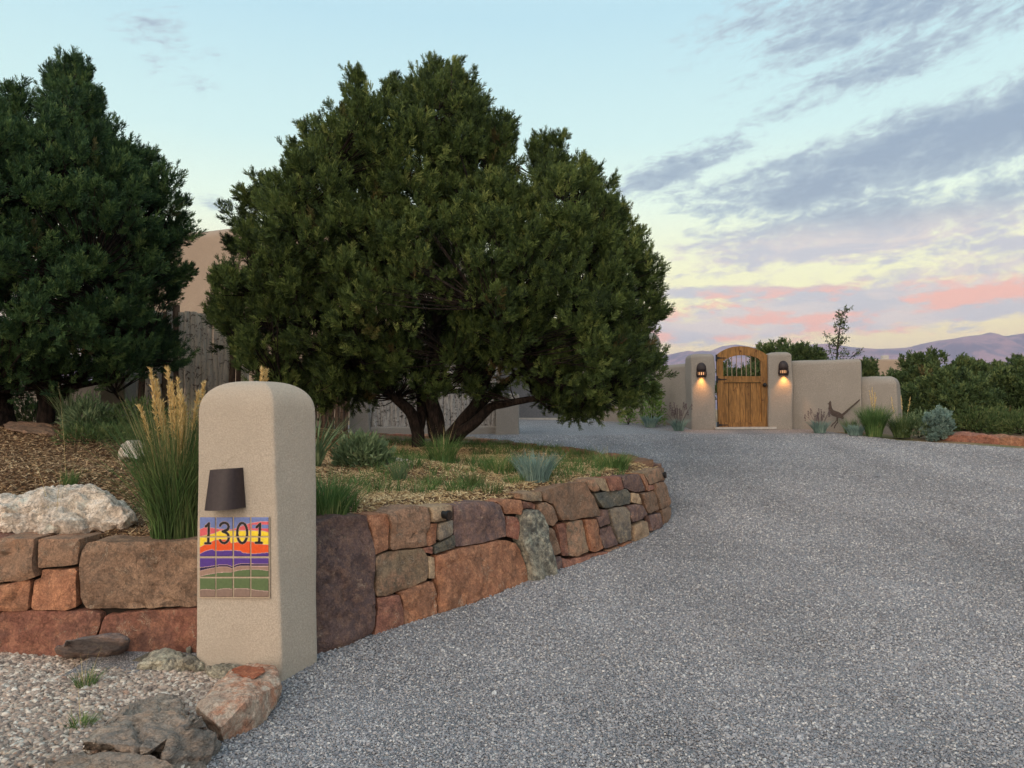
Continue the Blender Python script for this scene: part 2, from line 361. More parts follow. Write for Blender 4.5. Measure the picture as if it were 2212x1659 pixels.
def latmat(name, c1, c2, c3):
    m_, t, b = mat(name); oi = t.new('ShaderNodeObjectInfo').outputs['Random']
    isl = t.new('ShaderNodeNewGeometry').outputs['Random Per Island']
    v0 = ocoord(t); v = t.mapping(v0, scale=(1, 1, .12)); n = t.noise(v, 40, 6, .7); n2 = t.noise(v0, 14, 6, .7, 1.0)
    c = t.mix(t.mr(n, .38, .62), c1, c2); c = t.mix(t.mr(n2, .54, .62), c, c3); k = t.mr(isl, 0, 1, .65, 1.25, False)
    c = t.mix(1.0, c, t.comb(k, k, k), 'MULTIPLY'); t.put(b.inputs['Base Color'], c); bump(t, b, n2, .8, .02); return m_
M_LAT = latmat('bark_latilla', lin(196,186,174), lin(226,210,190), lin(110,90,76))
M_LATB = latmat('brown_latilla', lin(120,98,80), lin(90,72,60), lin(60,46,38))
M_LATW = latmat('pale_latilla', lin(190,184,176), lin(150,144,138), lin(80,74,70))
M_METAL = plain('dark_bronze_metal', lin(50,40,40), .55, .0, .4, .15, 60)
M_BLACK = plain('black_iron', lin(30,30,32), .5, .3, .4)
M_STEEL = plain('weathered_steel', lin(84,72,66), .7, .3, .3, .3, 40)
M_GARAGE = plain('garage_door_paint', lin(104,108,114), .6)
M_CONC = plain('pale_concrete', lin(176,172,166), .9, sc=12)
M_GROUT = plain('grout', lin(176,160,140), .95, sc=80)

# ------------------------------------------------------------------ generic shapes
def quad_ring(n_side, rc):
    """unit rounded square as list of (u,v) in [-1,1]"""
    P = []
    for k, (cx, cy) in enumerate(((1-rc, 1-rc), (-1+rc, 1-rc), (-1+rc, -1+rc), (1-rc, -1+rc))):
        for a in np.linspace(0, 90, 5): P.append((cx + rc*math.cos(R(a+90*k)), cy + rc*math.sin(R(a+90*k))))
        nx = ((-1+rc, 1-rc), (-1+rc, -1+rc), (1-rc, -1+rc), (1-rc, 1-rc))[k]
        e = ((cx, 1), (-1, cy), (cx, -1), (1, cy))[k]; 
        s0 = P[-1]; nk = (k+1) % 4; e1 = {0: (-1+rc, 1), 1: (-1, -1+rc), 2: (1-rc, -1), 3: (1, 1-rc)}[k]
        for tt in np.linspace(0, 1, n_side+2)[1:-1]: P.append((s0[0]+(e1[0]-s0[0])*tt, s0[1]+(e1[1]-s0[1])*tt))
    return np.array(P)
def adobe(name, Qb, Qt, z0, z1, H, mat_, parent=None, rc=.1, p=2.4, rings=26, ns=8, wob=.006, seed=3, ztop=None, flat=.0):
    """block of handmade adobe: quad footprint Qb/Qt (4 xy, order matches u,v = ++,-+,--,+-), softly rounded top of rise H"""
    ring = quad_ring(ns, rc); u, v = ring[:, 0], ring[:, 1]
    def mp(Q, u, v):
        Q = np.array(Q, float)
        return ((1+u)*(1+v))[:, None]/4*Q[0] + ((1-u)*(1+v))[:, None]/4*Q[1] + ((1-u)*(1-v))[:, None]/4*Q[2] + ((1+u)*(1-v))[:, None]/4*Q[3]
    L = []; zs = np.linspace(z0, z1, rings)
    su = np.linalg.norm(np.array(Qt[0])-np.array(Qt[1]))/2; sv = np.linalg.norm(np.array(Qt[1])-np.array(Qt[2]))/2
    for z in zs:
        f = (z-z0)/(z1-z0); xy = mp(Qb, u, v)*(1-f) + mp(Qt, u, v)*f; L.append(np.column_stack([xy, np.full(len(xy), z)]))
    rr = H if flat == 0 else flat
    for a in np.linspace(0, 90, 14)[1:]:
        if flat:      # quarter-round of radius flat
            ins = rr*(1-math.cos(R(a))); zz = z1 + H*math.sin(R(a)); fu = max(.02, 1-ins/su); fv = max(.02, 1-ins/sv)
        else:
            tt = max(0.0, math.cos(R(a))); fu = fv = max(tt, .02); zz = z1 + H*(1-tt**p)**(1/p)
        xy = mp(Qt, u*fu, v*fv); L.append(np.column_stack([xy, np.full(len(xy), zz)]))
    n = len(ring); V = np.concatenate(L)
    if flat:
        c = mp(Qt, np.zeros(1), np.zeros(1))
        for k in (.6, .25):
            xy = mp(Qt, u*max(.02, 1-rr/su)*k, v*max(.02, 1-rr/sv)*k); V = np.concatenate([V, np.column_stack([xy, np.full(len(xy), z1+H+.002)])]); L.append(xy)
    else: c = mp(Qt, np.zeros(1), np.zeros(1))
    V = np.concatenate([V, [[c[0][0], c[0][1], z1+H+.002]]])
    Fq = []
    for i in range(len(L)-1):
        for j in range(n): Fq.append((i*n+j, i*n+(j+1) % n, (i+1)*n+(j+1) % n, (i+1)*n+j))
    last = (len(L)-1)*n; Fq += [(last+j, last+(j+1) % n, len(V)-1, len(V)-1) for j in range(n)]
    V[:, :3] += wob*np.column_stack([fbm(V, 2.2, 3, seed), fbm(V, 2.2, 3, seed+5), .5*fbm(V, 2.2, 3, seed+9)])
    bm = bmesh.new(); vs = [bm.verts.new(x) for x in V]
    for q in Fq:
        try: bm.faces.new([vs[i] for i in dict.fromkeys(q)])
        except ValueError: pass
    bmesh.ops.recalc_face_normals(bm, faces=bm.faces)
    return bm_obj(name, bm, mat_, parent, True)
def rect(cx, cy, L_, T_, ang):
    c, s = math.cos(ang), math.sin(ang)
    f = lambda u, v: (cx + u*L_/2*c - v*T_/2*s, cy + u*L_/2*s + v*T_/2*c)
    return [f(1, 1), f(-1, 1), f(-1, -1), f(1, -1)]
def hull_rock(name, pts, mat_, parent=None, edge=.03, rough=.02, smooth=.35, seed=0, freq=6.0, it=2, ridge=0.0):
    bm = bmesh.new()
    for p in pts: bm.verts.new(p)
    r = bmesh.ops.convex_hull(bm, input=bm.verts)
    bmesh.ops.delete(bm, geom=[e for e in set(r['geom_interior']+r['geom_unused']) if isinstance(e, bmesh.types.BMVert)], context='VERTS')
    for k in range(7):
        long_ = [e for e in bm.edges if e.calc_length() > edge]
        if not long_ or len(bm.verts) > 14000: break
        bmesh.ops.subdivide_edges(bm, edges=long_, cuts=1); bmesh.ops.triangulate(bm, faces=bm.faces)
        if k in (2, 4):
            for _ in range(1): bmesh.ops.smooth_vert(bm, verts=bm.verts, factor=min(.3, smooth), use_axis_x=True, use_axis_y=True, use_axis_z=True)
    bm.normal_update(); P = np.array([v.co[:] for v in bm.verts]); Nn = np.array([v.normal[:] for v in bm.verts])
    d = rough*(1.2*fbm(P, freq, 6, seed, .6)+.7*steps(fbm(P*np.array([1, 1, 1.6]), freq*.6, 2, seed+9)))
    if ridge: d = d - ridge*np.maximum(0, .12-np.abs(fbm(P*np.array([1,1,2.2]), freq*.5, 3, seed+50)))/.12
    P = P + Nn*d[:, None]
    for v, p in zip(bm.verts, P): v.co = p
    return bm_obj(name, bm, mat_, parent, True, 42)
def fill(poly, sp):
    """triangulate polygon (n,2) with interior points at spacing sp"""
    poly = np.asarray(poly, float); B = []
    for i in range(len(poly)):
        a, b_ = poly[i], poly[(i+1) % len(poly)]; k = max(1, int(round(np.linalg.norm(b_-a)/sp)))
        for j in range(k): B.append(a+(b_-a)*j/k)
    B = np.array(B); mn, mx = B.min(0), B.max(0)
    gx, gy = np.meshgrid(np.arange(mn[0], mx[0], sp), np.arange(mn[1], mx[1], sp*.9)); G = np.column_stack([gx.ravel(), gy.ravel()])
    G = G + (np.random.default_rng(5).random(G.shape)-.5)*sp*.5
    G = G[inside(G, B)]
    if len(G): G = G[bdist(G, B) > sp*.45]
    P = np.vstack([B, G]) if len(G) else B
    r = delaunay_2d_cdt([Vector(p) for p in P], [], [list(range(len(B)))], 1, 1e-6)
    return np.array([v[:] for v in r[0]]), np.array([f for f in r[2] if len(f) == 3]), len(B), B
def inside(P, poly):
    x, y = P[:, 0], P[:, 1]; c = np.zeros(len(P), bool); n = len(poly)
    for i in range(n):
        x1, y1 = poly[i]; x2, y2 = poly[(i+1) % n]
        if y1 == y2: continue
        m2 = ((y1 > y) != (y2 > y)) & (x < (x2-x1)*(y-y1)/(y2-y1)+x1); c ^= m2
    return c
def bdist(P, poly):
    d = np.full(len(P), 1e9); n = len(poly)
    for i in range(n):
        a = np.array(poly[i], float); b_ = np.array(poly[(i+1) % n], float); ab = b_-a; L2 = ab@ab+1e-12
        t_ = np.clip(((P-a)@ab)/L2, 0, 1); q = a+t_[:, None]*ab; d = np.minimum(d, np.linalg.norm(P-q, axis=1))
    return d

# ------------------------------------------------------------------ terrain
def axis(a, b_, core0, core1, st):
    inner = list(np.arange(core0, core1, st)); out = []; x = core1; s = st
    while x < b_: out.append(x); s *= 1.35; x += s
    out.append(b_); lo = []; x = core0-st; s = st
    while x > a: lo.append(x); s *= 1.35; x -= s
    lo.append(a); return np.array(lo[::-1]+inner+out)
gx = axis(-9000, 9000, -14, 22, .6); gy = axis(-600, 9500, -2, 34, .6)
X, Y = np.meshgrid(gx, gy); Z = ground_z(X, Y) - .03 - sstep(60, 600, Y)*6
V = np.column_stack([X.ravel(), Y.ravel(), Z.ravel()]); nx = len(gx)
I, J = np.meshgrid(np.arange(nx-1), np.arange(len(gy)-1)); a = (J*nx+I).ravel()
o = arr_mesh('ground', V, np.column_stack([a, a+1, a+1+nx, a+nx]), M_EARTH, None, True); tag(o, kind='structure')
def sheet(name, poly, zf, sp, m2, kind='structure'):
    P, T, nb, B = fill(poly, sp); z = zf(P[:, 0], P[:, 1])
    o = arr_mesh(name, np.column_stack([P, z]), T, m2, None, True); tag(o, kind=kind); return o
def drive_z(x, y):
    P = np.column_stack([x, y, np.zeros(len(x))]); return ground_z(x, y) + .012*fbm(P, .7, 3, 4)
g_r = [at_ground(2420, 985), at_ground(2212, 968), at_ground(2040, 956), at_ground(1935, 950)]
drive_poly = [(-2.6, -2), (9, -2), (15, 8)] + [(p.x, p.y) for p in g_r] + [(6.2, 16.9), (2.6, 23.4), (-1.5, 24.6), (-4.5, 17.5), (-2.6, 9), (-2.4, 5)]
sheet('driveway', drive_poly, drive_z, .35, M_GRAVEL)

# ------------------------------------------------------------------ retaining walls
class Curve:
    def __init__(s, pts, batter, zb):
        s.P = np.array(pts, float); s.seg = np.diff(s.P, axis=0); s.L = np.linalg.norm(s.seg, axis=1); s.S = np.r_[0, np.cumsum(s.L)]
        nrm = np.column_stack([s.seg[:, 1], -s.seg[:, 0]])/s.L[:, None]     # right-hand side of travel
        vn = np.vstack([nrm[:1], (nrm[1:]+nrm[:-1]), nrm[-1:]]); s.Nv = vn/np.linalg.norm(vn, axis=1)[:, None]; s.b = batter; s.zb = zb
    def pos(s, q, z, off=0.0):
        q = np.clip(np.asarray(q, float), 0, s.S[-1]-1e-6); x = np.interp(q, s.S, s.P[:, 0]); y = np.interp(q, s.S, s.P[:, 1])
        nx_ = np.interp(q, s.S, s.Nv[:, 0]); ny_ = np.interp(q, s.S, s.Nv[:, 1]); l = np.hypot(nx_, ny_); nx_ /= l; ny_ /= l
        k = off - s.b*(np.asarray(z)-s.zb); return np.column_stack([x+nx_*k, y+ny_*k, np.broadcast_to(z, x.shape)])
    def hit(s, px, py):
        d = ray(px, py); z = .4; best = None
        for _ in range(6):
            sh = -s.b*(z-s.zb); P = s.P + s.Nv*sh; best = None; fb = None
            for i in range(len(P)-1):
                e = P[i+1]-P[i]; den = d.x*e[1]-d.y*e[0]
                if abs(den) < 1e-9: continue
                t_ = (P[i][0]*e[1]-P[i][1]*e[0])/den; u = (P[i][0]*d.y-P[i][1]*d.x)/den
                if t_ > .5 and -1e-6 <= u <= 1+1e-6 and (best is None or t_ < best[0]): best = (t_, s.S[i]+u*s.L[i])
            if best is None:
                ang = P[:, 0]/P[:, 1]; i = int(np.argmax(ang)) if d.x/d.y > ang.max() else int(np.argmin(ang)); best = (P[i][1]/d.y, s.S[i])
            z = EYE.z + best[0]*d.z
        return best[1], z
bpx = [(640,1432),(690,1415),(805,1374),(870,1352),(950,1327),(1030,1299),(1140,1257),(1190,1238),(1290,1202),(1400,1160),(1440,1136),(1456,1114)]
bw = [at_ground(*p) for p in bpx]; bwall = [(p.x, p.y) for p in bw]
tip = bwall[-1]; bwall += [(tip[0]+.02, tip[1]+.25), (tip[0]-.05, tip[1]+.5), (tip[0]-.25, tip[1]+.72)]
RW = Curve(bwall, .14, .1)
def px4(p): return src(780+p[0]/2.811, 1050+p[1]/2.811)
def px5(p): return src(1200+p[0]/4.254, 1100+p[1]/4.254)
def px2(p): return src(p[0]/2.676, 1300+p[1]/2.676)
def chaikin(P, w_=.18):
    P = np.asarray(P, float); Q = np.roll(P, -1, 0); return np.stack([P*(1-w_)+Q*w_, P*w_+Q*(1-w_)], 1).reshape(-1, 2)
def wall_stone(curve, pxs, mk, parent, sp=.028, bulge=.03, depth=.26, seed=0, rough=.014, label=None, proud=0.0):
    q = np.array([curve.hit(*p) for p in pxs]); c = q.mean(0); q = c + (q-c)*(1 - .004/np.maximum(.05, np.linalg.norm(q-c, axis=1)))[:, None]
    q = chaikin(q, .07); P, T, nb, B = fill(q, sp)
    jit = np.column_stack([fbm(np.column_stack([P*1.0, np.full(len(P), seed)]), 9, 3, seed), fbm(np.column_stack([P*1.0, np.full(len(P), seed)]), 9, 3, seed+3)])*.006
    d = bdist(P, B); P2 = P + jit
    base = curve.pos(P2[:, 0], P2[:, 1]); tilt = ((P-c)@np.array([random.uniform(-.05, .05), random.uniform(-.06, .06)]))
    o_ = bulge*.7*(.62+.38*(1-np.exp(-d/.015))) - .012 + tilt*np.minimum(1, d/.05) + proud
    pn = np.column_stack([P2, np.full(len(P), seed*1.7)])
    nz = fbm(pn, 5.5, 5, seed, .55); ledge = steps(fbm(pn, 2.6, 2, seed+31)); crk = np.maximum(0, .06-np.abs(fbm(pn, 2.1, 3, seed+77)))/.06; nz = nz - .9*crk
    o_ = o_ + rough*1.25*nz*np.minimum(1, d/.02+.7) + .016*ledge*np.minimum(1, d/.03+.5)
    V = curve.pos(P2[:, 0], P2[:, 1], 0.0); V2 = curve.pos(P2[:, 0], P2[:, 1], 1.0); Nn = V2-V; V = V + Nn*o_[:, None]
    n = len(P); bi = [int(np.argmin(np.linalg.norm(P-b_, axis=1))) for b_ in B]
    rings = [V[bi]]
    for k, dp in enumerate((.05, .12, depth)):
        r_ = V[bi] - Nn[bi]*dp; r_ = r_ + .006*np.column_stack([fbm(r_, 12, 2, seed), fbm(r_, 12, 2, seed+1), fbm(r_, 12, 2, seed+2)]); rings.append(r_)
    VV = np.vstack([V]+rings[1:]); m2 = len(bi); idx = [np.array(bi)]+[n+k*m2+np.arange(m2) for k in range(3)]
    Fs = [tuple(f) for f in T]
    for k in range(3):
        for j in range(m2): j2 = (j+1) % m2; Fs += [(idx[k][j], idx[k+1][j], idx[k+1][j2]), (idx[k][j], idx[k+1][j2], idx[k][j2])]
    bm = bmesh.new(); vs = [bm.verts.new(x) for x in VV]
    for f in Fs:
        try: bm.faces.new([vs[i] for i in f])
        except ValueError: pass
    bmesh.ops.recalc_face_normals(bm, faces=bm.faces)
    o = bm_obj('stone', bm, K[mk], parent, True, 36)
    if label: o['label'] = label
    return o
Z4 = [
 ('purple', [(20,712),(200,668),(380,668),(400,760),(430,850),(437,960),(438,1230),(450,1330),(420,1500),(300,1580),(20,1690)]),
 ('rust', [(385,690),(400,662),(520,655),(548,720),(545,920),(440,962),(432,860),(410,760)]),
 ('brown', [(522,655),(560,640),(700,598),(806,606),(832,680),(830,740),(800,830),(795,885),(640,905),(550,918),(550,740)]),
 ('tan', [(812,605),(985,593),(992,690),(880,720),(835,722),(830,650)]),
 ('rust', [(835,730),(880,725),(885,860),(830,885),(797,880),(810,800)]),
 ('grey', [(882,722),(990,698),(992,795),(900,855),(887,840)]),
 ('slate', [(855,884),(905,860),(995,800),(1000,890),(920,925),(857,947)]),
 ('olive', [(440,967),(545,922),(780,897),(818,960),(818,1125),(700,1185),(560,1225),(445,1245)]),
 ('red', [(783,897),(852,890),(852,945),(795,932)]),
 ('tan', [(818,955),(862,958),(872,1050),(865,1127),(822,1125)]),
 ('red', [(452,1252),(610,1220),(640,1300),(648,1480),(520,1530),(425,1560),(465,1340)]),
 ('rust', [(617,1215),(820,1137),(860,1142),(890,1230),(885,1400),(830,1445),(652,1490),(647,1310)]),
]
def c54(p):  # z5 -> z4
    return ((1200+p[0]/4.254-780)*2.811, (1100+p[1]/4.254-1050)*2.811)
Z4.append(('rust', [(867,962),(1000,907)]+[c54(p) for p in [(120,1085),(275,1062),(390,1082),(440,1180),(470,1290),(500,1400),(515,1560),(350,1640),(200,1690)]]+[(895,1400),(893,1230)]))
Z4.append(('purple', [(993,602),(1100,578)]+[c54(p) for p in [(0,648),(120,650),(215,690),(258,800),(275,1030),(150,1062),(0,1103)]]+[(1004,893)]))
Z5 = [
 ('rust', [(165,650),(300,628),(428,640),(448,720),(430,803),(290,793),(265,788),(235,710)]),
 ('red', [(277,802),(392,812),(418,850),(408,1060),(380,1060),(282,1032)]),
 ('olive', [(442,578),(640,545),(668,580),(663,650),(570,660),(452,640)]),
 ('red', [(440,648),(560,668),(606,690),(598,745),(570,735),(490,722),(455,736)]),
 ('brown', [(612,682),(690,662),(760,692),(838,860),(790,918),(694,888),(652,810),(612,750)]),
 ('brown', [(665,538),(760,518),(900,460),(1128,450),(1188,560),(1238,640),(1298,780),(1288,808),(1110,828),(1030,848),(870,863),(842,820),(782,690),(680,640)]),
 ('olive', [(1132,440),(1210,410),(1248,500),(1266,538),(1214,556),(1172,520)]),
 ('tan', [(1217,410),(1340,403),(1383,548),(1292,538),(1252,480)]),
 ('red', [(1347,400),(1500,388),(1538,518),(1387,548)]),
 ('purple', [(1512,393),(1690,358),(1763,540),(1682,563),(1602,540),(1544,510)]),
 ('rust', [(1694,358),(1740,366),(1788,460),(1797,538),(1772,543)]),
 ('olive', [(1747,358),(1900,288),(1933,420),(1870,458),(1802,476),(1782,430)]),
 ('slate', [(1222,572),(1300,552),(1570,524),(1608,572),(1608,678),(1500,698),(1312,728),(1252,640)]),
 ('tan', [(1612,560),(1690,567),(1728,678),(1642,678),(1614,660)]),
 ('brown', [(1712,572),(1860,542),(1918,738),(1802,788),(1762,700),(1722,600)]),
 ('brown', [(1867,450),(1960,443),(2028,690),(1927,738),(1902,640),(1873,560)]),
 ('red', [(1802,482),(1868,482),(1868,523),(1792,542)]),
 ('purple', [(1582,692),(1650,682),(1738,692),(1788,790),(1740,848),(1632,883),(1602,830)]),
 ('grey', [(1372,730),(1550,702),(1588,760),(1608,880),(1628,1068),(1492,1108),(1442,980),(1402,870)]),
 ('purple', [(1302,742),(1360,737),(1393,888),(1282,936),(1252,850),(1244,822),(1302,812)]),
 ('purple', [(1282,947),(1408,917),(1478,1108),(1332,1163),(1302,1060)]),
 ('rust', [(1117,840),(1238,832),(1278,950),(1318,1158),(1230,1196),(1177,1188),(1152,1060),(1132,930)]),
 ('red', [(817,892),(918,872),(936,1060),(941,1238),(870,1238),(852,1120)]),
 ('olive', [(927,870),(1088,852),(1128,960),(1163,1198),(1050,1248),(952,1238),(939,1040)]),
 ('brown', [(687,922),(760,932),(808,972),(848,1120),(858,1208),(752,1256),(722,1180),(702,1080)]),
 ('purple', [(752,1268),(858,1232),(878,1390),(800,1450),(742,1460)]),
 ('red', [(872,1257),(960,1270),(1348,1182),(1368,1260),(1060,1370),(890,1420)]),
 ('brown', [(1367,1172),(1478,1127),(1515,1200),(1375,1250)]),
 ('rust', [(1502,1117),(1620,1082),(1668,1140),(1525,1200)]),
 ('tan', [(1642,910),(1750,852),(1798,862),(1813,1050),(1690,1140),(1642,1072)]),
 ('purple', [(1802,802),(1918,772),(1953,920),(1832,978),(1820,900)]),
 ('brown', [(1932,740),(2028,702),(2060,800),(2010,900),(1960,918)]),
 ('olive', [(1822,990),(1950,932),(2010,905),(1990,985),(1850,1070)]),
 ('brown', [(1906,292),(1958,296),(1985,430),(1940,438)]),
]
rwall = empty('stone_retaining_wall', (bwall[3][0], bwall[3][1], 0))
tag(rwall, 'low curved retaining wall of fitted red and brown stones running from the address pillar along the gravel drive', 'stone wall')
for i, (mk, pl) in enumerate(Z4): wall_stone(RW, [px4(p) for p in pl], mk, rwall, seed=i+1, sp=.024)
for i, (mk, pl) in enumerate(Z5): wall_stone(RW, [px5(p) for p in pl], mk, rwall, seed=i+30, sp=.026, bulge=.025)
wall_stone(RW, [px5(p) for p in [(450,762),(500,732),(580,740),(640,800),(678,900),(690,1050),(700,1150),(738,1250),(750,1380),(720,1500),(560,1550),(512,1510),(492,1330),(462,1200),(412,1080),(422,900)]],
           'lichen', rwall, seed=90, sp=.022, bulge=.07, rough=.03, proud=.03, label='upright grey-green lichened stone')
# dark earth behind the joints and a row of cap stones round the tip
s_ = np.linspace(0, RW.S[-1], 60); core = []
topz = lambda q: np.interp(q, [0, RW.S[-1]*.35, RW.S[-1]*.8, RW.S[-1]], [.62, .66, .7, .7])
A = RW.pos(s_, -.1, -.06); B_ = RW.pos(s_, topz(s_), -.06); C_ = RW.pos(s_, topz(s_), -.2)
n = len(s_); Vc = np.vstack([A, B_, C_]); Fc = [(k*n+i, k*n+i+1, (k+1)*n+i+1, (k+1)*n+i) for k in (0, 1) for i in range(n-1)]
arr_mesh('packed_earth', Vc, Fc, M_CORE, rwall, True)
# stones continuing round the tip, where the wall turns away from the drive's mouth
q0, _ = RW.hit(1456, 1110)
for r_i, (za, zb_) in enumerate(((.2, .42), (.43, .64), (.65, .86))):
    q = q0 + .03 + .06*r_i; k = 0
    while q < RW.S[-1]-.1:
        L_ = random.uniform(.18, .3); e = min(q+L_, RW.S[-1]-.02)
        pts = [(q+.005, za+.01), (e-.005, za), (e-.005, zb_-.008), (q+.005, zb_)]
        class _C:  # direct wall coordinates instead of pixels
            b = RW.b; zb = RW.zb; pos = RW.pos
            def hit(self, a, b_): return (a, b_)
        wall_stone(_C(), pts, random.choice(['brown', 'olive', 'red', 'purple']), rwall, seed=200+r_i*10+k, sp=.03); q = e; k += 1

lw0 = at_ground(0, 1408); lw1 = at_ground(430, 1412)
dirL = (lw1-lw0).normalized()
LW = Curve([(lw0.x-dirL.x*4, lw0.y-dirL.y*4), (lw0.x, lw0.y), (lw1.x, lw1.y), (lw1.x+dirL.x*.6, lw1.y+dirL.y*.6)], .08, 0)
lwall = empty('stone_retaining_wall', (lw0.x, lw0.y, 0))
tag(lwall, 'straight low wall of large red and brown sandstone blocks left of the address pillar, holding the mulch bed', 'stone wall')
ZL = [('brown', [(-8,120),(240,118),(246,170),(238,310),(252,378),(120,412),(-8,418)]), ('brown', [(246,122),(538,122),(540,200),(520,300),(256,318),(244,230)]),
 ('rust', [(-8,428),(203,400),(195,608),(-8,604)]), ('rust', [(212,400),(256,384),(272,328),(520,322),(524,578),(440,603),(202,605)]),
 ('weathered', [(545,200),(580,152),(650,137),(1000,137),(1400,132),(1400,570),(900,598),(640,598),(562,588),(532,520),(532,300)]),
 ('red', [(-8,614),(300,606),(640,606),(680,624),(680,700),(652,762),(560,960),(-8,960)]), ('red', [(697,634),(1000,600),(1420,580),(1420,960),(600,960),(664,768)]),
 ('red', [(-620,125),(-300,118),(-14,122),(-14,330),(-300,350),(-620,340)]), ('olive', [(-620,350),(-300,358),(-14,340),(-14,600),(-620,604)]),
 ('rust', [(-620,612),(-330,610),(-14,612),(-14,960),(-620,960)]), ('brown', [(-1100,130),(-630,126),(-630,480),(-1100,470)]), ('red', [(-1100,480),(-630,488),(-630,960),(-1100,960)])]
for i, (mk, pl) in enumerate(ZL): wall_stone(LW, [px2(p) for p in pl], mk, lwall, seed=120+i, sp=.03, bulge=.035, rough=.02)
s_ = np.linspace(0, LW.S[-1], 12); A = LW.pos(s_, -.1, -.05); B_ = LW.pos(s_, .6, -.05); C_ = LW.pos(s_, .6, -.28); n = 12
arr_mesh('packed_earth', np.vstack([A, B_, C_]), [(k*n+i, k*n+i+1, (k+1)*n+i+1, (k+1)*n+i) for k in (0, 1) for i in range(n-1)], M_CORE, lwall, True)

# ------------------------------------------------------------------ planting bed
ctl = [(60,1150,4.85),(200,1150,4.85),(400,1165,4.85),(60,1000,6.2),(300,1000,6.4),(60,925,7.8),(200,915,8.6),(-200,1000,6.2),(-200,920,8),
       (700,1128,4.75),(800,1095,5.05),(850,993,7.2),(960,968,10),(950,1075,5.3),(1100,1062,5.7),(1150,1032,6.6),(1310,1012,7.5),(1260,1030,6.9),(1380,1003,8.2),
       (1300,986,9.4),(1200,972,10.6),(1100,962,11.8),(1000,950,13.3),(780,942,14.3),(600,1000,6.6),(300,900,11),(600,930,11)]
CP = [list(atY(*c)) for c in ctl]
for (x, y) in [(700,1120),(760,1112),(820,1100),(880,1091),(950,1086),(1010,1082),(1070,1076),(1130,1062),(1200,1050),(1260,1037),(1320,1024),(1380,1012),(1425,1001)]:
    q_, z_ = RW.hit(x, y); p_ = RW.pos([q_], z_, -.17)[0]; CP.append([p_[0], p_[1], z_+.006])
for x in (-200, 0, 60, 130, 210, 300, 400): q_, z_ = LW.hit(x, 1163); p_ = LW.pos([q_], z_, -.2)[0]; CP.append([p_[0], p_[1], z_-.012])
CP = np.array(CP)
def bed_z(x, y):
    x = np.asarray(x, float); y = np.asarray(y, float); d = (x[..., None]-CP[:, 0])**2 + (y[..., None]-CP[:, 1])**2
    w_ = 1/(d+.12)**1.6; return (w_*CP[:, 2]).sum(-1)/w_.sum(-1)
edge_px = [(1395,996,.9),(1300,981,.91),(1200,968,.92),(1100,957,.93),(1000,945,.95),(900,940,.97),(780,935,.99)]
edge = []
for (x, y, z) in edge_px: p = atz(x, y, z); edge.append((p.x, p.y, z))
# inner side of the two walls
inn = RW.pos(np.linspace(.05, RW.S[-1]-.05, 30), .8, -.07)[:, :2]
innL = LW.pos(np.linspace(0, LW.S[-1]-.1, 12), .62, -.16)[:, :2]
bed_poly = [tuple(p) for p in innL] + [(-1.55, 4.75)] + [tuple(p) for p in inn[2:]] + [(e[0], e[1]) for e in edge] + [(-4.2, 15.2), (-9, 15.2), (-9.5, 5)]
def line_d(P, L):
    d = np.full(len(P), 1e9)
    for a, b_ in zip(L[:-1], L[1:]):
        ab = b_-a; t_ = np.clip(((P-a)@ab)/(ab@ab+1e-12), 0, 1); d = np.minimum(d, np.linalg.norm(P-a-t_[:, None]*ab, axis=1))
    return d
innL_d = LW.pos(np.linspace(0, LW.S[-1]-.1, 3), .62, -.14)[:, :2]; inn_d = RW.pos(np.linspace(.05, RW.S[-1]-.05, 12), .8, -.09)[:, :2]
def bedz2(x, y):
    P = np.column_stack([x, y, np.zeros(len(x))]); z = bed_z(x, y) + .025*fbm(P, 1.4, 4, 8)
    d = np.minimum(line_d(P[:, :2], inn_d), line_d(P[:, :2], innL_d)); return z - .07*np.clip(1-d/.12, 0, 1)
bedo = sheet('garden_bed', bed_poly, bedz2, .075, M_SOIL)
BEDP = np.array(bed_poly)

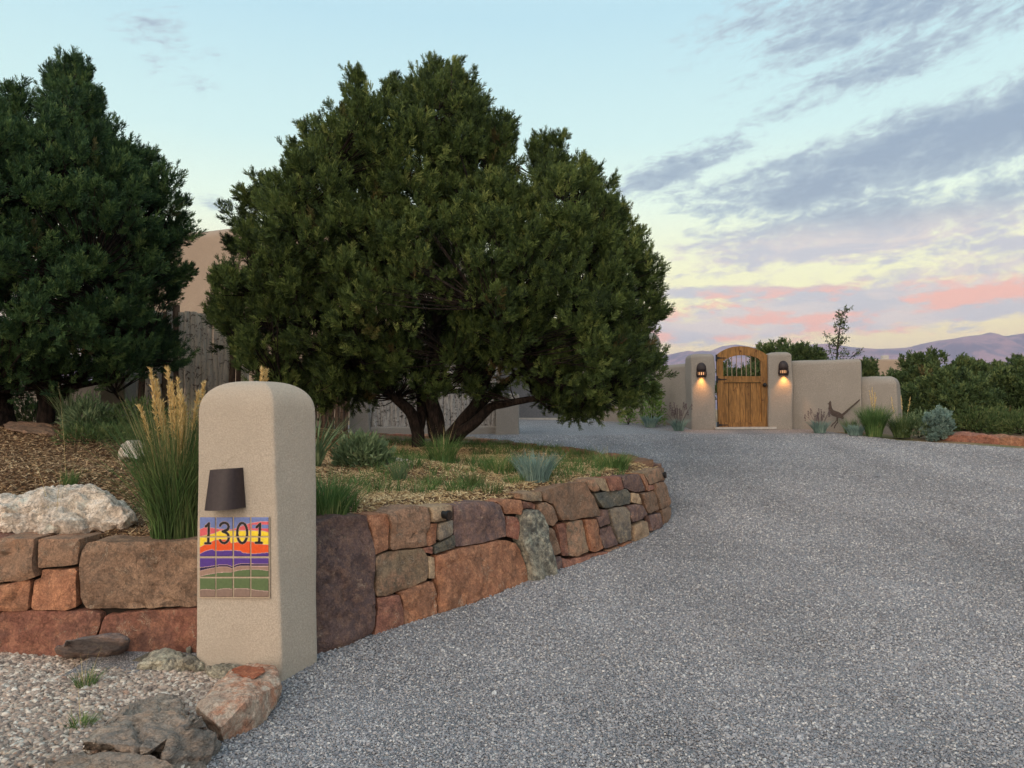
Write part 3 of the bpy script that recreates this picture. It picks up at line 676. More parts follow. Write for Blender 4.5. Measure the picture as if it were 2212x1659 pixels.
# chips of mulch
def scatter_in(poly, n, dens=None):
    poly = np.array(poly); mn, mx = poly.min(0), poly.max(0); out = []
    P = mn + rng.random((n*3, 2))*(mx-mn); P = P[inside(P, poly)]
    if dens is not None: P = P[rng.random(len(P)) < dens(P)]
    return P
def visible(P, lo=-.68, hi=.70): a_ = P[:, 0]/P[:, 1]; return (a_ > lo) & (a_ < hi)
def chips(name, P, mat_, L_=(.02, .05), Wd=(.004, .009), tilt=.35, lift=.006, label=None):
    n = len(P); z = bedz2(P[:, 0], P[:, 1]); L = rng.uniform(*L_, n)/2; w_ = rng.uniform(*Wd, n)/2; th = rng.uniform(0, 2*np.pi, n); ti = rng.normal(0, tilt, n); ro = rng.normal(0, .5, n)
    D = np.column_stack([np.cos(th)*np.cos(ti), np.sin(th)*np.cos(ti), np.sin(ti)]); Sx = np.column_stack([-np.sin(th)*np.cos(ro), np.cos(th)*np.cos(ro), np.sin(ro)])
    Nz = np.cross(D, Sx); C = np.column_stack([P, z+lift+rng.random(n)*.012]); b_ = rng.uniform(.1, .3, n)[:, None]*L[:, None]
    q = [C-D*L[:, None]-Sx*w_[:, None]*.6, C-D*L[:, None]+Sx*w_[:, None]*.6, C+Nz*b_*.5+Sx*w_[:, None], C+Nz*b_*.5-Sx*w_[:, None], C+D*L[:, None]+Sx*w_[:, None]*.5, C+D*L[:, None]-Sx*w_[:, None]*.5, C-Nz*w_[:, None]*.9]
    V = np.stack(q, 1).reshape(-1, 3); a = np.arange(n)*7
    Fq = np.concatenate([np.column_stack([a, a+1, a+2]), np.column_stack([a, a+2, a+3]), np.column_stack([a+3, a+2, a+4]), np.column_stack([a+3, a+4, a+5]), np.column_stack([a, a+3, a+6]), np.column_stack([a+3, a+5, a+6]), np.column_stack([a+2, a+1, a+6]), np.column_stack([a+4, a+2, a+6])])
    o = arr_mesh(name, V, Fq, mat_); tag(o, label, 'mulch', kind='stuff'); return o
P = scatter_in([p for p in bed_poly], 190000, lambda p: np.clip(5.2/p[:, 1], 0, 1)**2*visible(p, -.72, -.2)*(p[:, 1] < 9.5))
chips('mulch', P, M_CHIP, (.02, .055), (.005, .011), label='brown shredded wood mulch covering the raised bed left of the pillar')
P = scatter_in([p for p in bed_poly], 170000, lambda p: np.clip(5.6/p[:, 1], 0, 1)**1.6*visible(p, -.26, .3)*(p[:, 1] < 12))
chips('mulch', P, M_STRAW, (.02, .05), (.003, .008), label='straw-coloured fine mulch between grass tufts on the bed right of the pillar')

# edging stones of the far side of the bed
edg = empty('stone_edging', edge[2]); tag(edg, 'low rust-red edging stones along the far side of the bed behind the pinon', 'stone edging')
for i in range(len(edge)-1):
    a = np.array(edge[i]); b_ = np.array(edge[i+1]); L_ = np.linalg.norm(b_-a); k = max(1, int(L_/.55)); 
    for j in range(k):
        p0 = a+(b_-a)*j/k; p1 = a+(b_-a)*(j+.97)/k; d = (p1-p0)[:2]; d = d/np.linalg.norm(d); nn_ = np.array([-d[1], d[0]]); th = .2
        pts = []
        for (pp) in (p0, p1):
            for sgn in (-.5, .5):
                for (dz) in (-.35, random.uniform(-.03, .01)): pts.append((pp[0]+nn_[0]*th*sgn*random.uniform(.8, 1.1), pp[1]+nn_[1]*th*sgn, pp[2]+dz+.02))
        hull_rock('stone', pts, K[random.choice(['rust', 'red', 'brown'])], edg, .06, .012, .25, i*9+j, 7, 1)

# ------------------------------------------------------------------ address pillar
C0 = at_ground(607, 1478); B0 = at_ground(686, 1432)
L0 = atz(420, 1452, 0.0); L0 = Vector((atY(420, 1400, C0.y+.15).x, C0.y+.15, 0))
Lt = atY(427, 900, C0.y+.17); Ct = atY(590, 870, C0.y+.04); Bt = atY(683, 900, B0.y-.01)
A0 = Vector((L0.x+.14, B0.y+.14, 0)); At = Vector((Lt.x+.14, Bt.y+.12, 0))
# order ++ (back right), -+ (back left), -- (front left), +- (front right)
Qb = [(B0.x, B0.y), (A0.x, A0.y), (L0.x, L0.y), (C0.x, C0.y)]; Qt = [(Bt.x, Bt.y), (At.x, At.y), (Lt.x, Lt.y), (Ct.x, Ct.y)]
pil = empty('address_pillar', (C0.x, C0.y, 0)); tag(pil, 'beige stucco pillar with rounded top carrying the painted house number tiles', 'pillar')
ztop = atY(540, 822, C0.y+.15).z
adobe('pillar_body', Qb, Qt, -.05, ztop-.20, .20, M_STUCCO, pil, rc=.08, p=2.7, rings=60, ns=18, wob=.006)
# face frame of the front: u along the face, w vertical
fL = np.array([(L0.x+Lt.x)/2, (L0.y+Lt.y)/2]); fC = np.array([(C0.x+Ct.x)/2, (C0.y+Ct.y)/2])
def face_pt(px, py, off=0.0):
    """point where the sight line meets the pillar's front face, pushed out by off"""
    d = ray(px, py); t_ = 4.2
    for _ in range(8):
        z = EYE.z + d.z*t_; f = z/(ztop-.2)
        l = np.array([L0.x+(Lt.x-L0.x)*f, L0.y+(Lt.y-L0.y)*f]); c = np.array([C0.x+(Ct.x-C0.x)*f, C0.y+(Ct.y-C0.y)*f]); e = c-l
        nrm = np.array([e[1], -e[0]]); nrm /= np.linalg.norm(nrm); l2 = l+nrm*off
        t_ = (l2@nrm)/(np.array([d.x, d.y])@nrm)
    return EYE + d*t_
# tile panel 4 x 4
def px480(x, y): return src(480+x/4.482, 1130+y/4.482)
def spl(pts, x): return np.interp(x, [p[0] for p in pts], [p[1] for p in pts])
def seg_d(U, V_, pts):
    d = np.full(U.shape, 1e9)
    for (x1, y1), (x2, y2) in zip(pts[:-1], pts[1:]):
        dx, dy = x2-x1, y2-y1; t_ = np.clip(((U-x1)*dx+(V_-y1)*dy)/(dx*dx+dy*dy+1e-9), 0, 1); d = np.minimum(d, np.hypot(U-x1-t_*dx, V_-y1-t_*dy))
    return d
def arc(cx, cy, rx, ry, a0, a1, n=16): return [(cx+rx*math.cos(R(a)), cy+ry*math.sin(R(a))) for a in np.linspace(a0, a1, n)]
DIG = [[(155,835),(190,800),(183,1010)], [(150,1023),(205,1023)],
       [(308,830)]+arc(360, 845, 46, 50, 200, 370)+[(395,875),(345,888)]+arc(358, 955, 52, 68, -70, 150)]
DIG += [arc(563, 908, 56, 112, 0, 360, 40), [(725,842),(765,805),(752,1010)], [(715,1018),(782,1018)]]
DIG[2] = arc(362, 838, 48, 45, 195, 385, 14)+[(396,872),(345,890),(385,905)]+arc(360, 958, 52, 62, -55, 150, 14)
bands = {
 'pink': [(80,870),(150,840),(230,850),(300,862),(440,870),(500,850),(640,800),(700,790),(760,780),(860,780)],
 'yellow': [(80,950),(180,925),(240,915),(320,880),(400,880),(560,880),(700,880),(800,885),(860,900)],
 'orange': [(80,1070),(160,1030),(260,985),(420,980),(436,1020),(500,1010),(640,1000),(700,1010),(800,1035),(860,1040)],
 'purple': [(80,1145),(150,1110),(225,1090),(262,1110),(440,1100),(545,1108),(570,1130),(700,1140),(860,1125)],
 'navy': [(80,1295),(180,1285),(300,1265),(400,1265),(452,1285),(500,1260),(560,1248),(660,1252),(860,1255)],
 'taupe': [(80,1335),(180,1310),(300,1288),(400,1288),(452,1308),(500,1285),(560,1276),(660,1280),(860,1280)],
 'green': [(80,1395),(180,1370),(300,1350),(440,1345),(520,1325),(640,1312),(760,1316),(860,1330)],
 'brown': [(80,1545),(160,1538),(260,1548),(360,1530),(450,1535),(560,1530),(650,1535),(720,1550),(860,1562)]}
CLR = {'sky': lin(112,130,186), 'pink': lin(222,96,104), 'yellow': lin(246,216,50), 'orange': lin(232,86,26), 'purple': lin(82,52,140), 'navy': lin(24,14,66), 'taupe': lin(156,128,112), 'green': lin(92,112,72), 'brown': lin(138,116,104)}
def tile_col(U, V_):
    c = np.empty(U.shape+(4,)); c[:] = CLR['sky']
    for nme, pts in bands.items():
        y = spl(pts, U); c[V_ > y] = CLR[nme]
    blue = (U > 672) & (V_ > 812+(U-672)*-.02) & (V_ < 858) & (V_ > 815); c[blue] = CLR['sky']
    blue = (U > 640) & (V_ < spl([(640,800),(760,795),(860,800)], U)) & (V_ > 760); 
    line = np.zeros(U.shape, bool)
    for nme, pts in bands.items(): line |= np.abs(V_-spl(pts, U)) < 2.6
    c[line] = lin(206, 172, 168)
    d = np.full(U.shape, 1e9)
    for k_ in DIG: d = np.minimum(d, seg_d(U, V_, k_))
    c[d < 17] = lin(190, 160, 150); c[d < 13.5] = lin(14, 12, 14)
    return c
panel = empty('house_number_tiles', face_pt(*px480(470, 1180))); tag(panel, 'sixteen glazed tiles painted with a desert sunset and the number 1301 on the pillar', 'number tiles')
gro = Soup(); cor = [face_pt(*px480(*c), off=o2) for o2 in (.004, -.03) for c in ((74, 722), (868, 722), (872, 1640), (70, 1640))]
gro.add([list(c) for c in cor], [(0,1,2,3), (0,3,7,4), (1,5,6,2), (0,4,5,1), (3,2,6,7)]); gro.build('grout', M_GROUT, panel)
m_, t, b = mat('glazed_tile'); at_ = t.new('ShaderNodeAttribute'); at_.attribute_name = 'col'; vv = ocoord(t)
t.put(b.inputs['Base Color'], t.mix(t.mr(t.noise(vv, 60, 4), .3, .7), t.mix(1.0, at_.outputs['Color'], (.85, .85, .85, 1), 'MULTIPLY'), at_.outputs['Color']))
b.inputs['Roughness'].default_value = .35; b.inputs['Specular IOR Level'].default_value = .5; bump(t, b, t.noise(vv, 40, 3), .15, .002); M_TILE = m_
cols = [(88, 261), (273, 455), (470, 651), (665, 858)]; rows = [(731, 944), (958, 1168), (1190, 1397), (1415, 1624)]
for (y0, y1) in rows:
    for (x0, x1) in cols:
        nu, nv = 40, 46; uu, v2 = np.meshgrid(np.linspace(x0, x1, nu), np.linspace(y0, y1, nv)); c = tile_col(uu, v2)
        q = [np.array(face_pt(*px480(*k_), off=.009)) for k_ in ((x0, y0), (x1, y0), (x1, y1), (x0, y1))]
        qi = [np.array(face_pt(*px480(*k_), off=-.002)) for k_ in ((x0, y0), (x1, y0), (x1, y1), (x0, y1))]
        s1, t1 = np.meshgrid(np.linspace(0, 1, nu), np.linspace(0, 1, nv)); s1 = s1[..., None]; t1 = t1[..., None]
        Fr = (1-s1)*(1-t1)*q[0]+s1*(1-t1)*q[1]+s1*t1*q[2]+(1-s1)*t1*q[3]; Bk = (1-s1)*(1-t1)*qi[0]+s1*(1-t1)*qi[1]+s1*t1*qi[2]+(1-s1)*t1*qi[3]
        ed = np.minimum(np.minimum(s1, 1-s1), np.minimum(t1, 1-t1)); rnd_ = np.clip(1-ed/.035, 0, 1)**2*.35; Vf = Fr*(1-rnd_)+Bk*rnd_
        a = (np.arange(nv-1)[:, None]*nu+np.arange(nu-1)).ravel(); Fq = [tuple(r) for r in np.column_stack([a, a+1, a+1+nu, a+nu])]
        V = Vf.reshape(-1, 3); cc = c.reshape(-1, 4); rim = [j for j in range(nu)]+[j*nu+nu-1 for j in range(1, nv)]+[(nv-1)*nu+j for j in range(nu-2, -1, -1)]+[j*nu for j in range(nv-2, 0, -1)]
        base = len(V); V = np.vstack([V, Bk.reshape(-1, 3)[rim]]); cc = np.vstack([cc, cc[rim]]); m3 = len(rim)
        Fq += [(rim[j], base+j, base+(j+1) % m3, rim[(j+1) % m3]) for j in range(m3)]
        arr_mesh('tile', V, np.array(Fq)[:, ::-1], M_TILE, panel, False, cc)
# sconce on the pillar: flaring half-round shade
sc = empty('pillar_sconce', face_pt(490, 1060)); tag(sc, 'dark brown downlight shade, unlit, fixed above the number tiles on the pillar', 'wall lamp')
tl, tr_, brp, bl = face_pt(463, 1014), face_pt(525, 1010), face_pt(531, 1096), face_pt(458, 1098)
s2 = Soup(); nP = 17; nR = 10
def shade(tlp, trp, blp, brp2, dt, db, thick=0.0):
    V = []
    nrm = np.array([fC[1]-fL[1], -(fC[0]-fL[0]), 0]); nrm /= np.linalg.norm(nrm)
    for j in range(nR):
        f = j/(nR-1); a = np.array(tlp)*(1-f)+np.array(blp)*f; b2 = np.array(trp)*(1-f)+np.array(brp2)*f; dd = dt*(1-f)+db*f
        for i in range(nP):
            u = i/(nP-1); k = (1-abs(2*u-1)**2.6)**(1/2.6); V.append(a*(1-u)+b2*u+nrm*dd*k*(1-thick))
    return V
V = shade(tl, tr_, bl, brp, .085, .125); s2.add(V, [(j*nP+i, j*nP+i+1, (j+1)*nP+i+1, (j+1)*nP+i) for j in range(nR-1) for i in range(nP-1)])
s2.add(V[:nP]+[np.mean(V[:nP], 0)], [(i+1, i, nP) for i in range(nP-1)]+[(0, nP-1, nP)])
V2_ = shade(tl, tr_, bl, brp, .085, .125, .08); s2.add(V[-nP:]+V2_[-nP:], [(i, i+1, nP+i+1, nP+i) for i in range(nP-1)])
s2.build('lamp_shade', M_METAL, sc, True)
s3 = Soup(); nrm = Vector((fC[1]-fL[1], -(fC[0]-fL[0]), 0)).normalized(); mid = (bl+brp)/2
s3.box(mid + nrm*.05 + Vector((0, 0, .02)), (.1, .08, .03)); s3.build('lamp_base', M_BLACK, sc)

# ------------------------------------------------------------------ gate, garden wall, sconces
GY = 16.6
gl = atY(1547, 927, GY); gr_ = atY(1663, 926, GY); gz0 = float(ground_z(5, GY))
wallz = lambda x, y, Y: atY(x, y, Y).z
def gwall(name, x0, x1, Y0, Y1, ytop, T_, label, cat='garden wall', r=.1, zt=None, parent=None, mat_=M_STUCCOW):
    a = atY(x0, 900, Y0); b_ = atY(x1, 900, Y1); zt = zt if zt is not None else atY((x0+x1)/2, ytop, (Y0+Y1)/2).z
    L_ = math.hypot(b_.x-a.x, b_.y-a.y); ang = math.atan2(b_.y-a.y, b_.x-a.x); cx, cy = (a.x+b_.x)/2-math.sin(ang)*T_/2, (a.y+b_.y)/2+math.cos(ang)*T_/2
    Q = rect(cx, cy, L_, T_, ang); z0 = min(float(ground_z(a.x, a.y)), float(ground_z(b_.x, b_.y)))-.15
    Qb2 = rect(cx, cy, L_+.02, T_+.04, ang)
    o = adobe(name, Qb2, Q, z0, zt-r, r, mat_, parent, rc=.12 if L_ < 1 else .06, rings=10, ns=12, wob=.02, flat=r, seed=int(x0) % 50)
    if parent is None: tag(o, label, cat)
    return o
gwall('gate_post', 1494, 1546, 16.55, 16.55, 764, .55, 'taupe adobe gate post left of the wooden gate, carrying a lit sconce', 'gate post', .1)
gwall('gate_post', 1661, 1713, 16.5, 16.45, 760, .55, 'taupe adobe gate post right of the wooden gate, carrying a lit sconce', 'gate post', .1)
gwall('garden_wall', 1690, 1860, 16.72, 15.95, 777, .36, 'taupe adobe garden wall right of the gate with the metal bird in front', r=.1)
gwall('garden_wall', 1835, 1938, 16.2, 15.6, 813, .36, 'lower rounded end section of the taupe garden wall at the right', r=.2)
gwall('garden_wall', 1290, 1512, 20.4, 16.7, 783, .36, 'taupe adobe garden wall left of the gate, half hidden by the big pinon', r=.1, zt=2.42)
gate = empty('garden_gate', (gl.x, GY, gz0)); tag(gate, 'arched honey-brown wooden gate with iron bars in its upper window', 'gate')
m_, t, b = mat('gate_wood'); v0 = ocoord(t); v = t.mapping(v0, scale=(6, 6, .6)); n = t.noise(v, 5, 7, .65, 1.2)
isl = t.new('ShaderNodeNewGeometry').outputs['Random Per Island']; kk = t.mr(isl, 0, 1, .72, 1.12, False)
c = t.mix(t.mr(n, .35, .65), lin(112,80,44), lin(164,120,68)); c = t.mix(t.mr(t.noise(v0, 7, 5, .6), .62, .68), c, lin(96,60,34))
t.put(b.inputs['Base Color'], t.mix(1.0, c, t.comb(kk, kk, kk), 'MULTIPLY')); b.inputs['Roughness'].default_value = .55; bump(t, b, n, .3, .004); M_WOOD = m_
def zg(x, y): return src(1740+x/6.382, 840+y/6.382)       # gate zoom coordinates
def gp(x, y, off=0.0): return atY(*zg(x, y), GY-off)
def prism(name, pts, y0, y1, mat_, parent, soup=None):
    """extrude outline (x,z) between depths y0 < y1"""
    n = len(pts); P = np.array(pts); bm = bmesh.new()
    fr = [bm.verts.new((p[0], y0, p[1])) for p in P]; bk = [bm.verts.new((p[0], y1, p[1])) for p in P]
    bm.faces.new(fr); bm.faces.new(bk[::-1])
    for i in range(n): bm.faces.new((fr[i], bk[i], bk[(i+1) % n], fr[(i+1) % n]))
    bmesh.ops.recalc_face_normals(bm, faces=bm.faces); bmesh.ops.triangulate(bm, faces=[f for f in bm.faces if len(f.verts) > 4])
    return bm_obj(name, bm, mat_, parent)
xz = lambda x, y: (gp(x, y).x, gp(x, y).z)
arch_o = [(325,300),(400,245),(480,205),(580,175),(700,163),(820,172),(930,200),(1030,245),(1120,300)]
arch_i = [(1022,400),(985,360),(900,325),(800,310),(720,305),(640,312),(560,332),(480,365),(425,405)]
prism('arch_rail', [xz(*p) for p in arch_o]+[xz(*p) for p in [(1125,395),(1024,400)]]+[xz(*p) for p in arch_i]+[xz(325,400)], GY-.04, GY+.03, M_WOOD, gate)
prism('stile', [xz(325,402),xz(424,407),xz(440,1395),xz(440,1480),xz(352,1482)], GY-.038, GY+.03, M_WOOD, gate)
prism('stile', [xz(1024,402),xz(1125,397),xz(1162,1476),xz(1045,1478)], GY-.038, GY+.03, M_WOOD, gate)
prism('middle_rail', [xz(427,642),xz(1022,642),xz(1032,740),xz(430,742)], GY-.036, GY+.03, M_WOOD, gate)
prism('bottom_rail', [xz(442,1378),xz(1044,1372),xz(1044,1476),xz(442,1480)], GY-.036, GY+.03, M_WOOD, gate)
bx_ = [432,520,605,700,780,865,965,1034]; sb = Soup()
for i in range(7):
    x0, x1 = bx_[i]+3, bx_[i+1]-3; q = [gp(x0, 748), gp(x1, 748), gp(x1+(x1-430)*.02, 1374), gp(x0+(x0-430)*.02, 1380)]
    off = .0 + .004*(i % 2); V = [(p.x, GY-off, p.z) for p in q]+[(p.x, GY+.03, p.z) for p in q]; sb.add(V, [(0,1,2,3),(0,3,7,4),(1,5,6,2),(0,4,5,1),(3,2,6,7),(4,7,6,5)])
sb.build('board_panel', M_WOOD, gate)
prism('panel_backing', [xz(426,744),xz(1036,744),xz(1044,1380),xz(436,1380)], GY+.012, GY+.026, M_BLACK, gate)
M_BAR = plain('pale_iron_bars', lin(150,132,110), .6)
for xb in (495, 568, 643, 722, 797, 870, 945):
    yt = np.interp(xb, [p[0] for p in arch_i[::-1]], [p[1] for p in arch_i[::-1]])-8; bb = Soup(); bb.tube([gp(xb, yt), gp(xb+6, 650)], .009, 8); bb.build('bar', M_BAR, gate, True)
for yy in (352, 692, 1418):
    x0 = {352: 303, 692: 312, 1418: 328}[yy]; P_ = [xz(x0, yy-52), xz(x0+28, yy-52), xz(x0+30, yy-18), xz(x0+90, yy-6), xz(x0+165, yy-6), xz(x0+165, yy+6), xz(x0+90, yy+8), xz(x0+30, yy+20), xz(x0+28, yy+54), xz(x0, yy+54)]
    prism('hinge', P_, GY-.056, GY-.042, M_BLACK, gate)
kn = bmesh.new(); bmesh.ops.create_uvsphere(kn, u_segments=16, v_segments=10, radius=.045); bmesh.ops.translate(kn, verts=kn.verts, vec=gp(1098, 780, .085)); ko = bm_obj('knob', kn, M_BLACK, gate, True)
prism('gate_frame', [xz(1124,300),xz(1150,300),xz(1195,1478),xz(1166,1478)], GY-.02, GY+.06, M_WOOD, gate)
th = Soup(); p = gp(760, 1495); th.box((p.x, GY-.02, gz0+.02), (1.3, .3, .05)); o = th.build('doorstep', M_CONC); tag(o, 'pale concrete threshold slab under the wooden gate', 'doorstep')

m_, t, b = mat('lamp_glow'); b.inputs['Emission Color'].default_value = (1, .45, .16, 1); b.inputs['Emission Strength'].default_value = 1.2; M_GLOW = m_
def gate_sconce(px, py_top, py_bot, label, Yp):
    c = atY(px, (py_top+py_bot)/2, Yp); zt = atY(px, py_top, Yp).z; zb_ = atY(px, py_bot, Yp).z; r = abs(atY(px+10.5, 800, Yp).x-c.x)
    e = empty('wall_sconce', (c.x, Yp, zb_)); tag(e, label, 'wall lamp', 'lit sconces beside the gate')
    H = zt-zb_; s_ = Soup(); n = 14; L = []
    def ring(z, rr): return [(c.x+rr*math.cos(a), Yp-rr*1.0*math.sin(a), z) for a in np.linspace(0, math.pi, n)]
    prof = [(zb_+H*.36, r)]+[(zb_+H*(.36+.64*math.sin(R(a))**1.0), r*max(.02, math.cos(R(a))**.8)) for a in (15, 30, 45, 60, 72, 82, 90)]
    prof = [(zb_+H*.36, r*.9)]+[(zb_+H*.36, r), (zb_+H*.6, r)]+[(zb_+H*(.6+.4*math.sin(R(a))), r*max(.03, math.cos(R(a)))) for a in (20, 40, 60, 75, 90)]
    V = []; [V.extend(ring(z, rr)) for z, rr in prof]; s_.add(V, [(j*n+i, j*n+i+1, (j+1)*n+i+1, (j+1)*n+i) for j in range(len(prof)-1) for i in range(n-1)])
    for k in range(2):       # lower band in two rings
        z0_, z1_ = (zb_+H*.0, zb_+H*.14) if k else (zb_+H*.34, zb_+H*.38); V = ring(z0_, r)+ring(z1_, r)+ring(z0_, r*.88)+ring(z1_, r*.88)
        s_.add(V, [(i, i+1, n+i+1, n+i) for i in range(n-1)]+[(2*n+i, 3*n+i, 3*n+i+1, 2*n+i+1) for i in range(n-1)]+[(i, 2*n+i, 2*n+i+1, i+1) for i in range(n-1)])
    for a in np.linspace(.05, math.pi-.05, 9): s_.box((c.x+r*.97*math.cos(a), Yp-r*.97*math.sin(a), zb_+H*.25), (.02, .02, H*.26))
    s_.build('lamp_shade', M_METAL, e, True)
    g_ = Soup(); V = ring(zb_+H*.15, r*.7)+ring(zb_+H*.35, r*.7); g_.add(V, [(i, i+1, n+i+1, n+i) for i in range(n-1)]); g_.build('bulb', M_GLOW, e, True)
    ld = bpy.data.lights.new('sconce_light', 'SPOT'); ld.energy = 24; ld.color = (1.0, .40, .09); ld.spot_size = R(95); ld.spot_blend = .9; ld.shadow_soft_size = .03
    lo = bpy.data.objects.new('sconce_light', ld); COL.objects.link(lo); lo.parent = e; lo.location = (0, -r*.55, .0+H*.1); lo.rotation_euler = (R(-3), 0, 0)
gate_sconce(1515, 783, 815, 'lit dark bronze sconce on the post left of the gate', 16.54)
gate_sconce(1692, 779, 811, 'lit dark bronze sconce on the post right of the gate', 16.46)

# roadrunner cut from steel
def z7(x, y): return src(2000+x/3.95, 780+y/3.95)
BY = 15.95
def p7(x, y): q = atY(*z7(x, y), BY); return (q.x, q.z)
rr = empty('metal_bird', (atY(*z7(360, 1085), BY).x, BY, .9)); tag(rr, 'rusty steel cut-out roadrunner with long raised tail in front of the garden wall', 'metal bird')
prism('bird_body', [p7(*p) for p in [(266,908),(284,900),(290,886),(300,876),(308,892),(308,915),(314,945),(326,968),(352,978),(386,990),(414,1008),(424,1022),(434,1052),(420,1058),(398,1046),(372,1044),(344,1034),(316,1022),(298,1002),(284,975),(280,950),(286,930),(284,912)]], BY-.008, BY+.008, M_STEEL, rr)
prism('tail', [p7(*p) for p in [(410,1012),(500,935),(586,862),(596,866),(520,938),(430,1024)]], BY-.006, BY+.006, M_STEEL, rr)
for lg in ([(360,1040),(368,1042),(368,1068),(352,1090),(326,1112),(312,1134),(304,1134),(318,1106),(344,1086),(360,1066)], [(368,1042),(378,1042),(374,1074),(376,1090),(350,1124),(342,1150),(334,1150),(342,1120),(366,1088)]):
    prism('leg', [p7(*p) for p in lg], BY-.005, BY+.005, M_STEEL, rr)

# ------------------------------------------------------------------ house, garage, fences
h0 = atY(285, 500, 20.4); h1 = atY(905, 470, 18.0); zt = atY(520, 488, 19.5).z
hs = empty('adobe_house', ((h0.x+h1.x)/2, 20, .9)); tag(hs, 'tall tan adobe house with softly rounded parapet behind the latilla fence and pinon', 'house')
ang = math.atan2(h1.y-h0.y, h1.x-h0.x); Lh = math.hypot(h1.x-h0.x, h1.y-h0.y); cx, cy = (h0.x+h1.x)/2-math.sin(ang)*3.5, (h0.y+h1.y)/2+math.cos(ang)*3.5
adobe('house_wall', rect(cx, cy, Lh+.2, 7.2, ang), rect(cx, cy, Lh, 7, ang), .6, zt-.3, .3, M_HOUSE, hs, rc=.07, rings=10, ns=16, wob=.05, flat=.3)
ga = atY(1080, 905, 23.8); gb = atY(1290, 912, 22.4); zt2 = atY(1200, 690, 23).z
gh = empty('garage', ((ga.x+gb.x)/2, 23, 1)); tag(gh, 'tan adobe garage with wide grey door, seen under the big pinon', 'garage')
ang = math.atan2(gb.y-ga.y, gb.x-ga.x); Lg = math.hypot(gb.x-ga.x, gb.y-ga.y)
adobe('garage_wall', rect((ga.x+gb.x)/2-math.sin(ang)*3, (ga.y+gb.y)/2+math.cos(ang)*3, Lg+.6, 6, ang), rect((ga.x+gb.x)/2-math.sin(ang)*3, (ga.y+gb.y)/2+math.cos(ang)*3, Lg+.5, 6, ang), .6, zt2-.3, .3, M_STUCCOW, gh, rc=.06, rings=8, ns=10, wob=.03, flat=.3)
gd_ = Soup(); rm = Matrix.Rotation(ang, 4, 'Z'); dz = float(ground_z(1, 23)); dc = Vector(((ga.x+gb.x)/2, (ga.y+gb.y)/2, 0))+rm@Vector((-.25, -.06, 0))
for k in range(4): gd_.box((dc.x, dc.y, dz+.3+k*.55), (2.7, .08, .53), rm)
gd_.build('garage_door', M_GARAGE, gh)
sl = Soup(); sl.box((dc.x-math.sin(-ang)*0, dc.y-.5, dz+.015), (3.4, 1.0, .05), rm); o = sl.build('concrete_apron', M_CONC); tag(o, kind='structure')

def latillas(name, x0, x1, Y0, Y1, ytop, zb_, mat_, label, n, r=(.035, .055), mid=None):
    a = atY(x0, 880, Y0); b_ = atY(x1, 880, Y1); e = empty(name, (a.x, a.y, zb_)); tag(e, label, 'fence')
    for k in range(n):
        f = (k+.5)/n; p = a.lerp(b_, f); top = atY(x0+(x1-x0)*f, ytop, Y0+(Y1-Y0)*f).z + random.uniform(-.09, .07); rad = random.uniform(*r)
        zs = np.linspace(zb_, top, 12); wx = random.uniform(-.02, .02)
        pts = [(p.x+wx*math.sin(z*1.7+k)+.006*math.sin(z*9+k), p.y+random.uniform(-.01, .01), z) for z in zs]; s_ = Soup(); s_.tube(pts, [rad*(1+.1*math.sin(z*5+k*2)) for z in zs], 8)
        s_.build('latilla', random.choice(mat_) if isinstance(mat_, list) else mat_, e, True)
    rl = Soup(); d = (b_-a).normalized()
    for zr in ((zb_+.35), (zb_+1.2)):
        rl = Soup(); rl.tube([(a.x, a.y+.08, zr), (b_.x, b_.y+.08, zr)], .035, 6); rl.build('rail', M_LATB, e)
    return e
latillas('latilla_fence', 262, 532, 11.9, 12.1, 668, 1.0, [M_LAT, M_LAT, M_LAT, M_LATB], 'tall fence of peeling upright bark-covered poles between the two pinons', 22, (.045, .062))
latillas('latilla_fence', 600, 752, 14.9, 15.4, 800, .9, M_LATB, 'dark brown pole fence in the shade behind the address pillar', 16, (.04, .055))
latillas('latilla_fence', 797, 1070, 15.9, 16.0, 800, 1.08, M_LATW, 'pale pole fence between two stucco posts under the big pinon', 34, (.045, .062))
gwall('fence_post', 754, 797, 15.75, 15.75, 808, .45, 'tan stucco post at the left end of the pale pole fence', 'fence post', .06)
gwall('fence_post', 1070, 1121, 15.7, 15.7, 850, .5, 'wide tan stucco post at the right end of the pale pole fence', 'fence post', .06)
gwall('garden_wall', -420, 225, 12.4, 11.6, 830, .3, 'shaded tan stucco wall behind the left pinon', r=.06)
gwall('fence_post', 215, 268, 11.0, 11.0, 800, .4, 'shaded tan stucco post under the left pinon', 'fence post', .06)
gwall('low_curb', 797, 1072, 15.82, 15.9, 921, .3, 'low tan stucco curb below the pale pole fence', 'curb', .04)

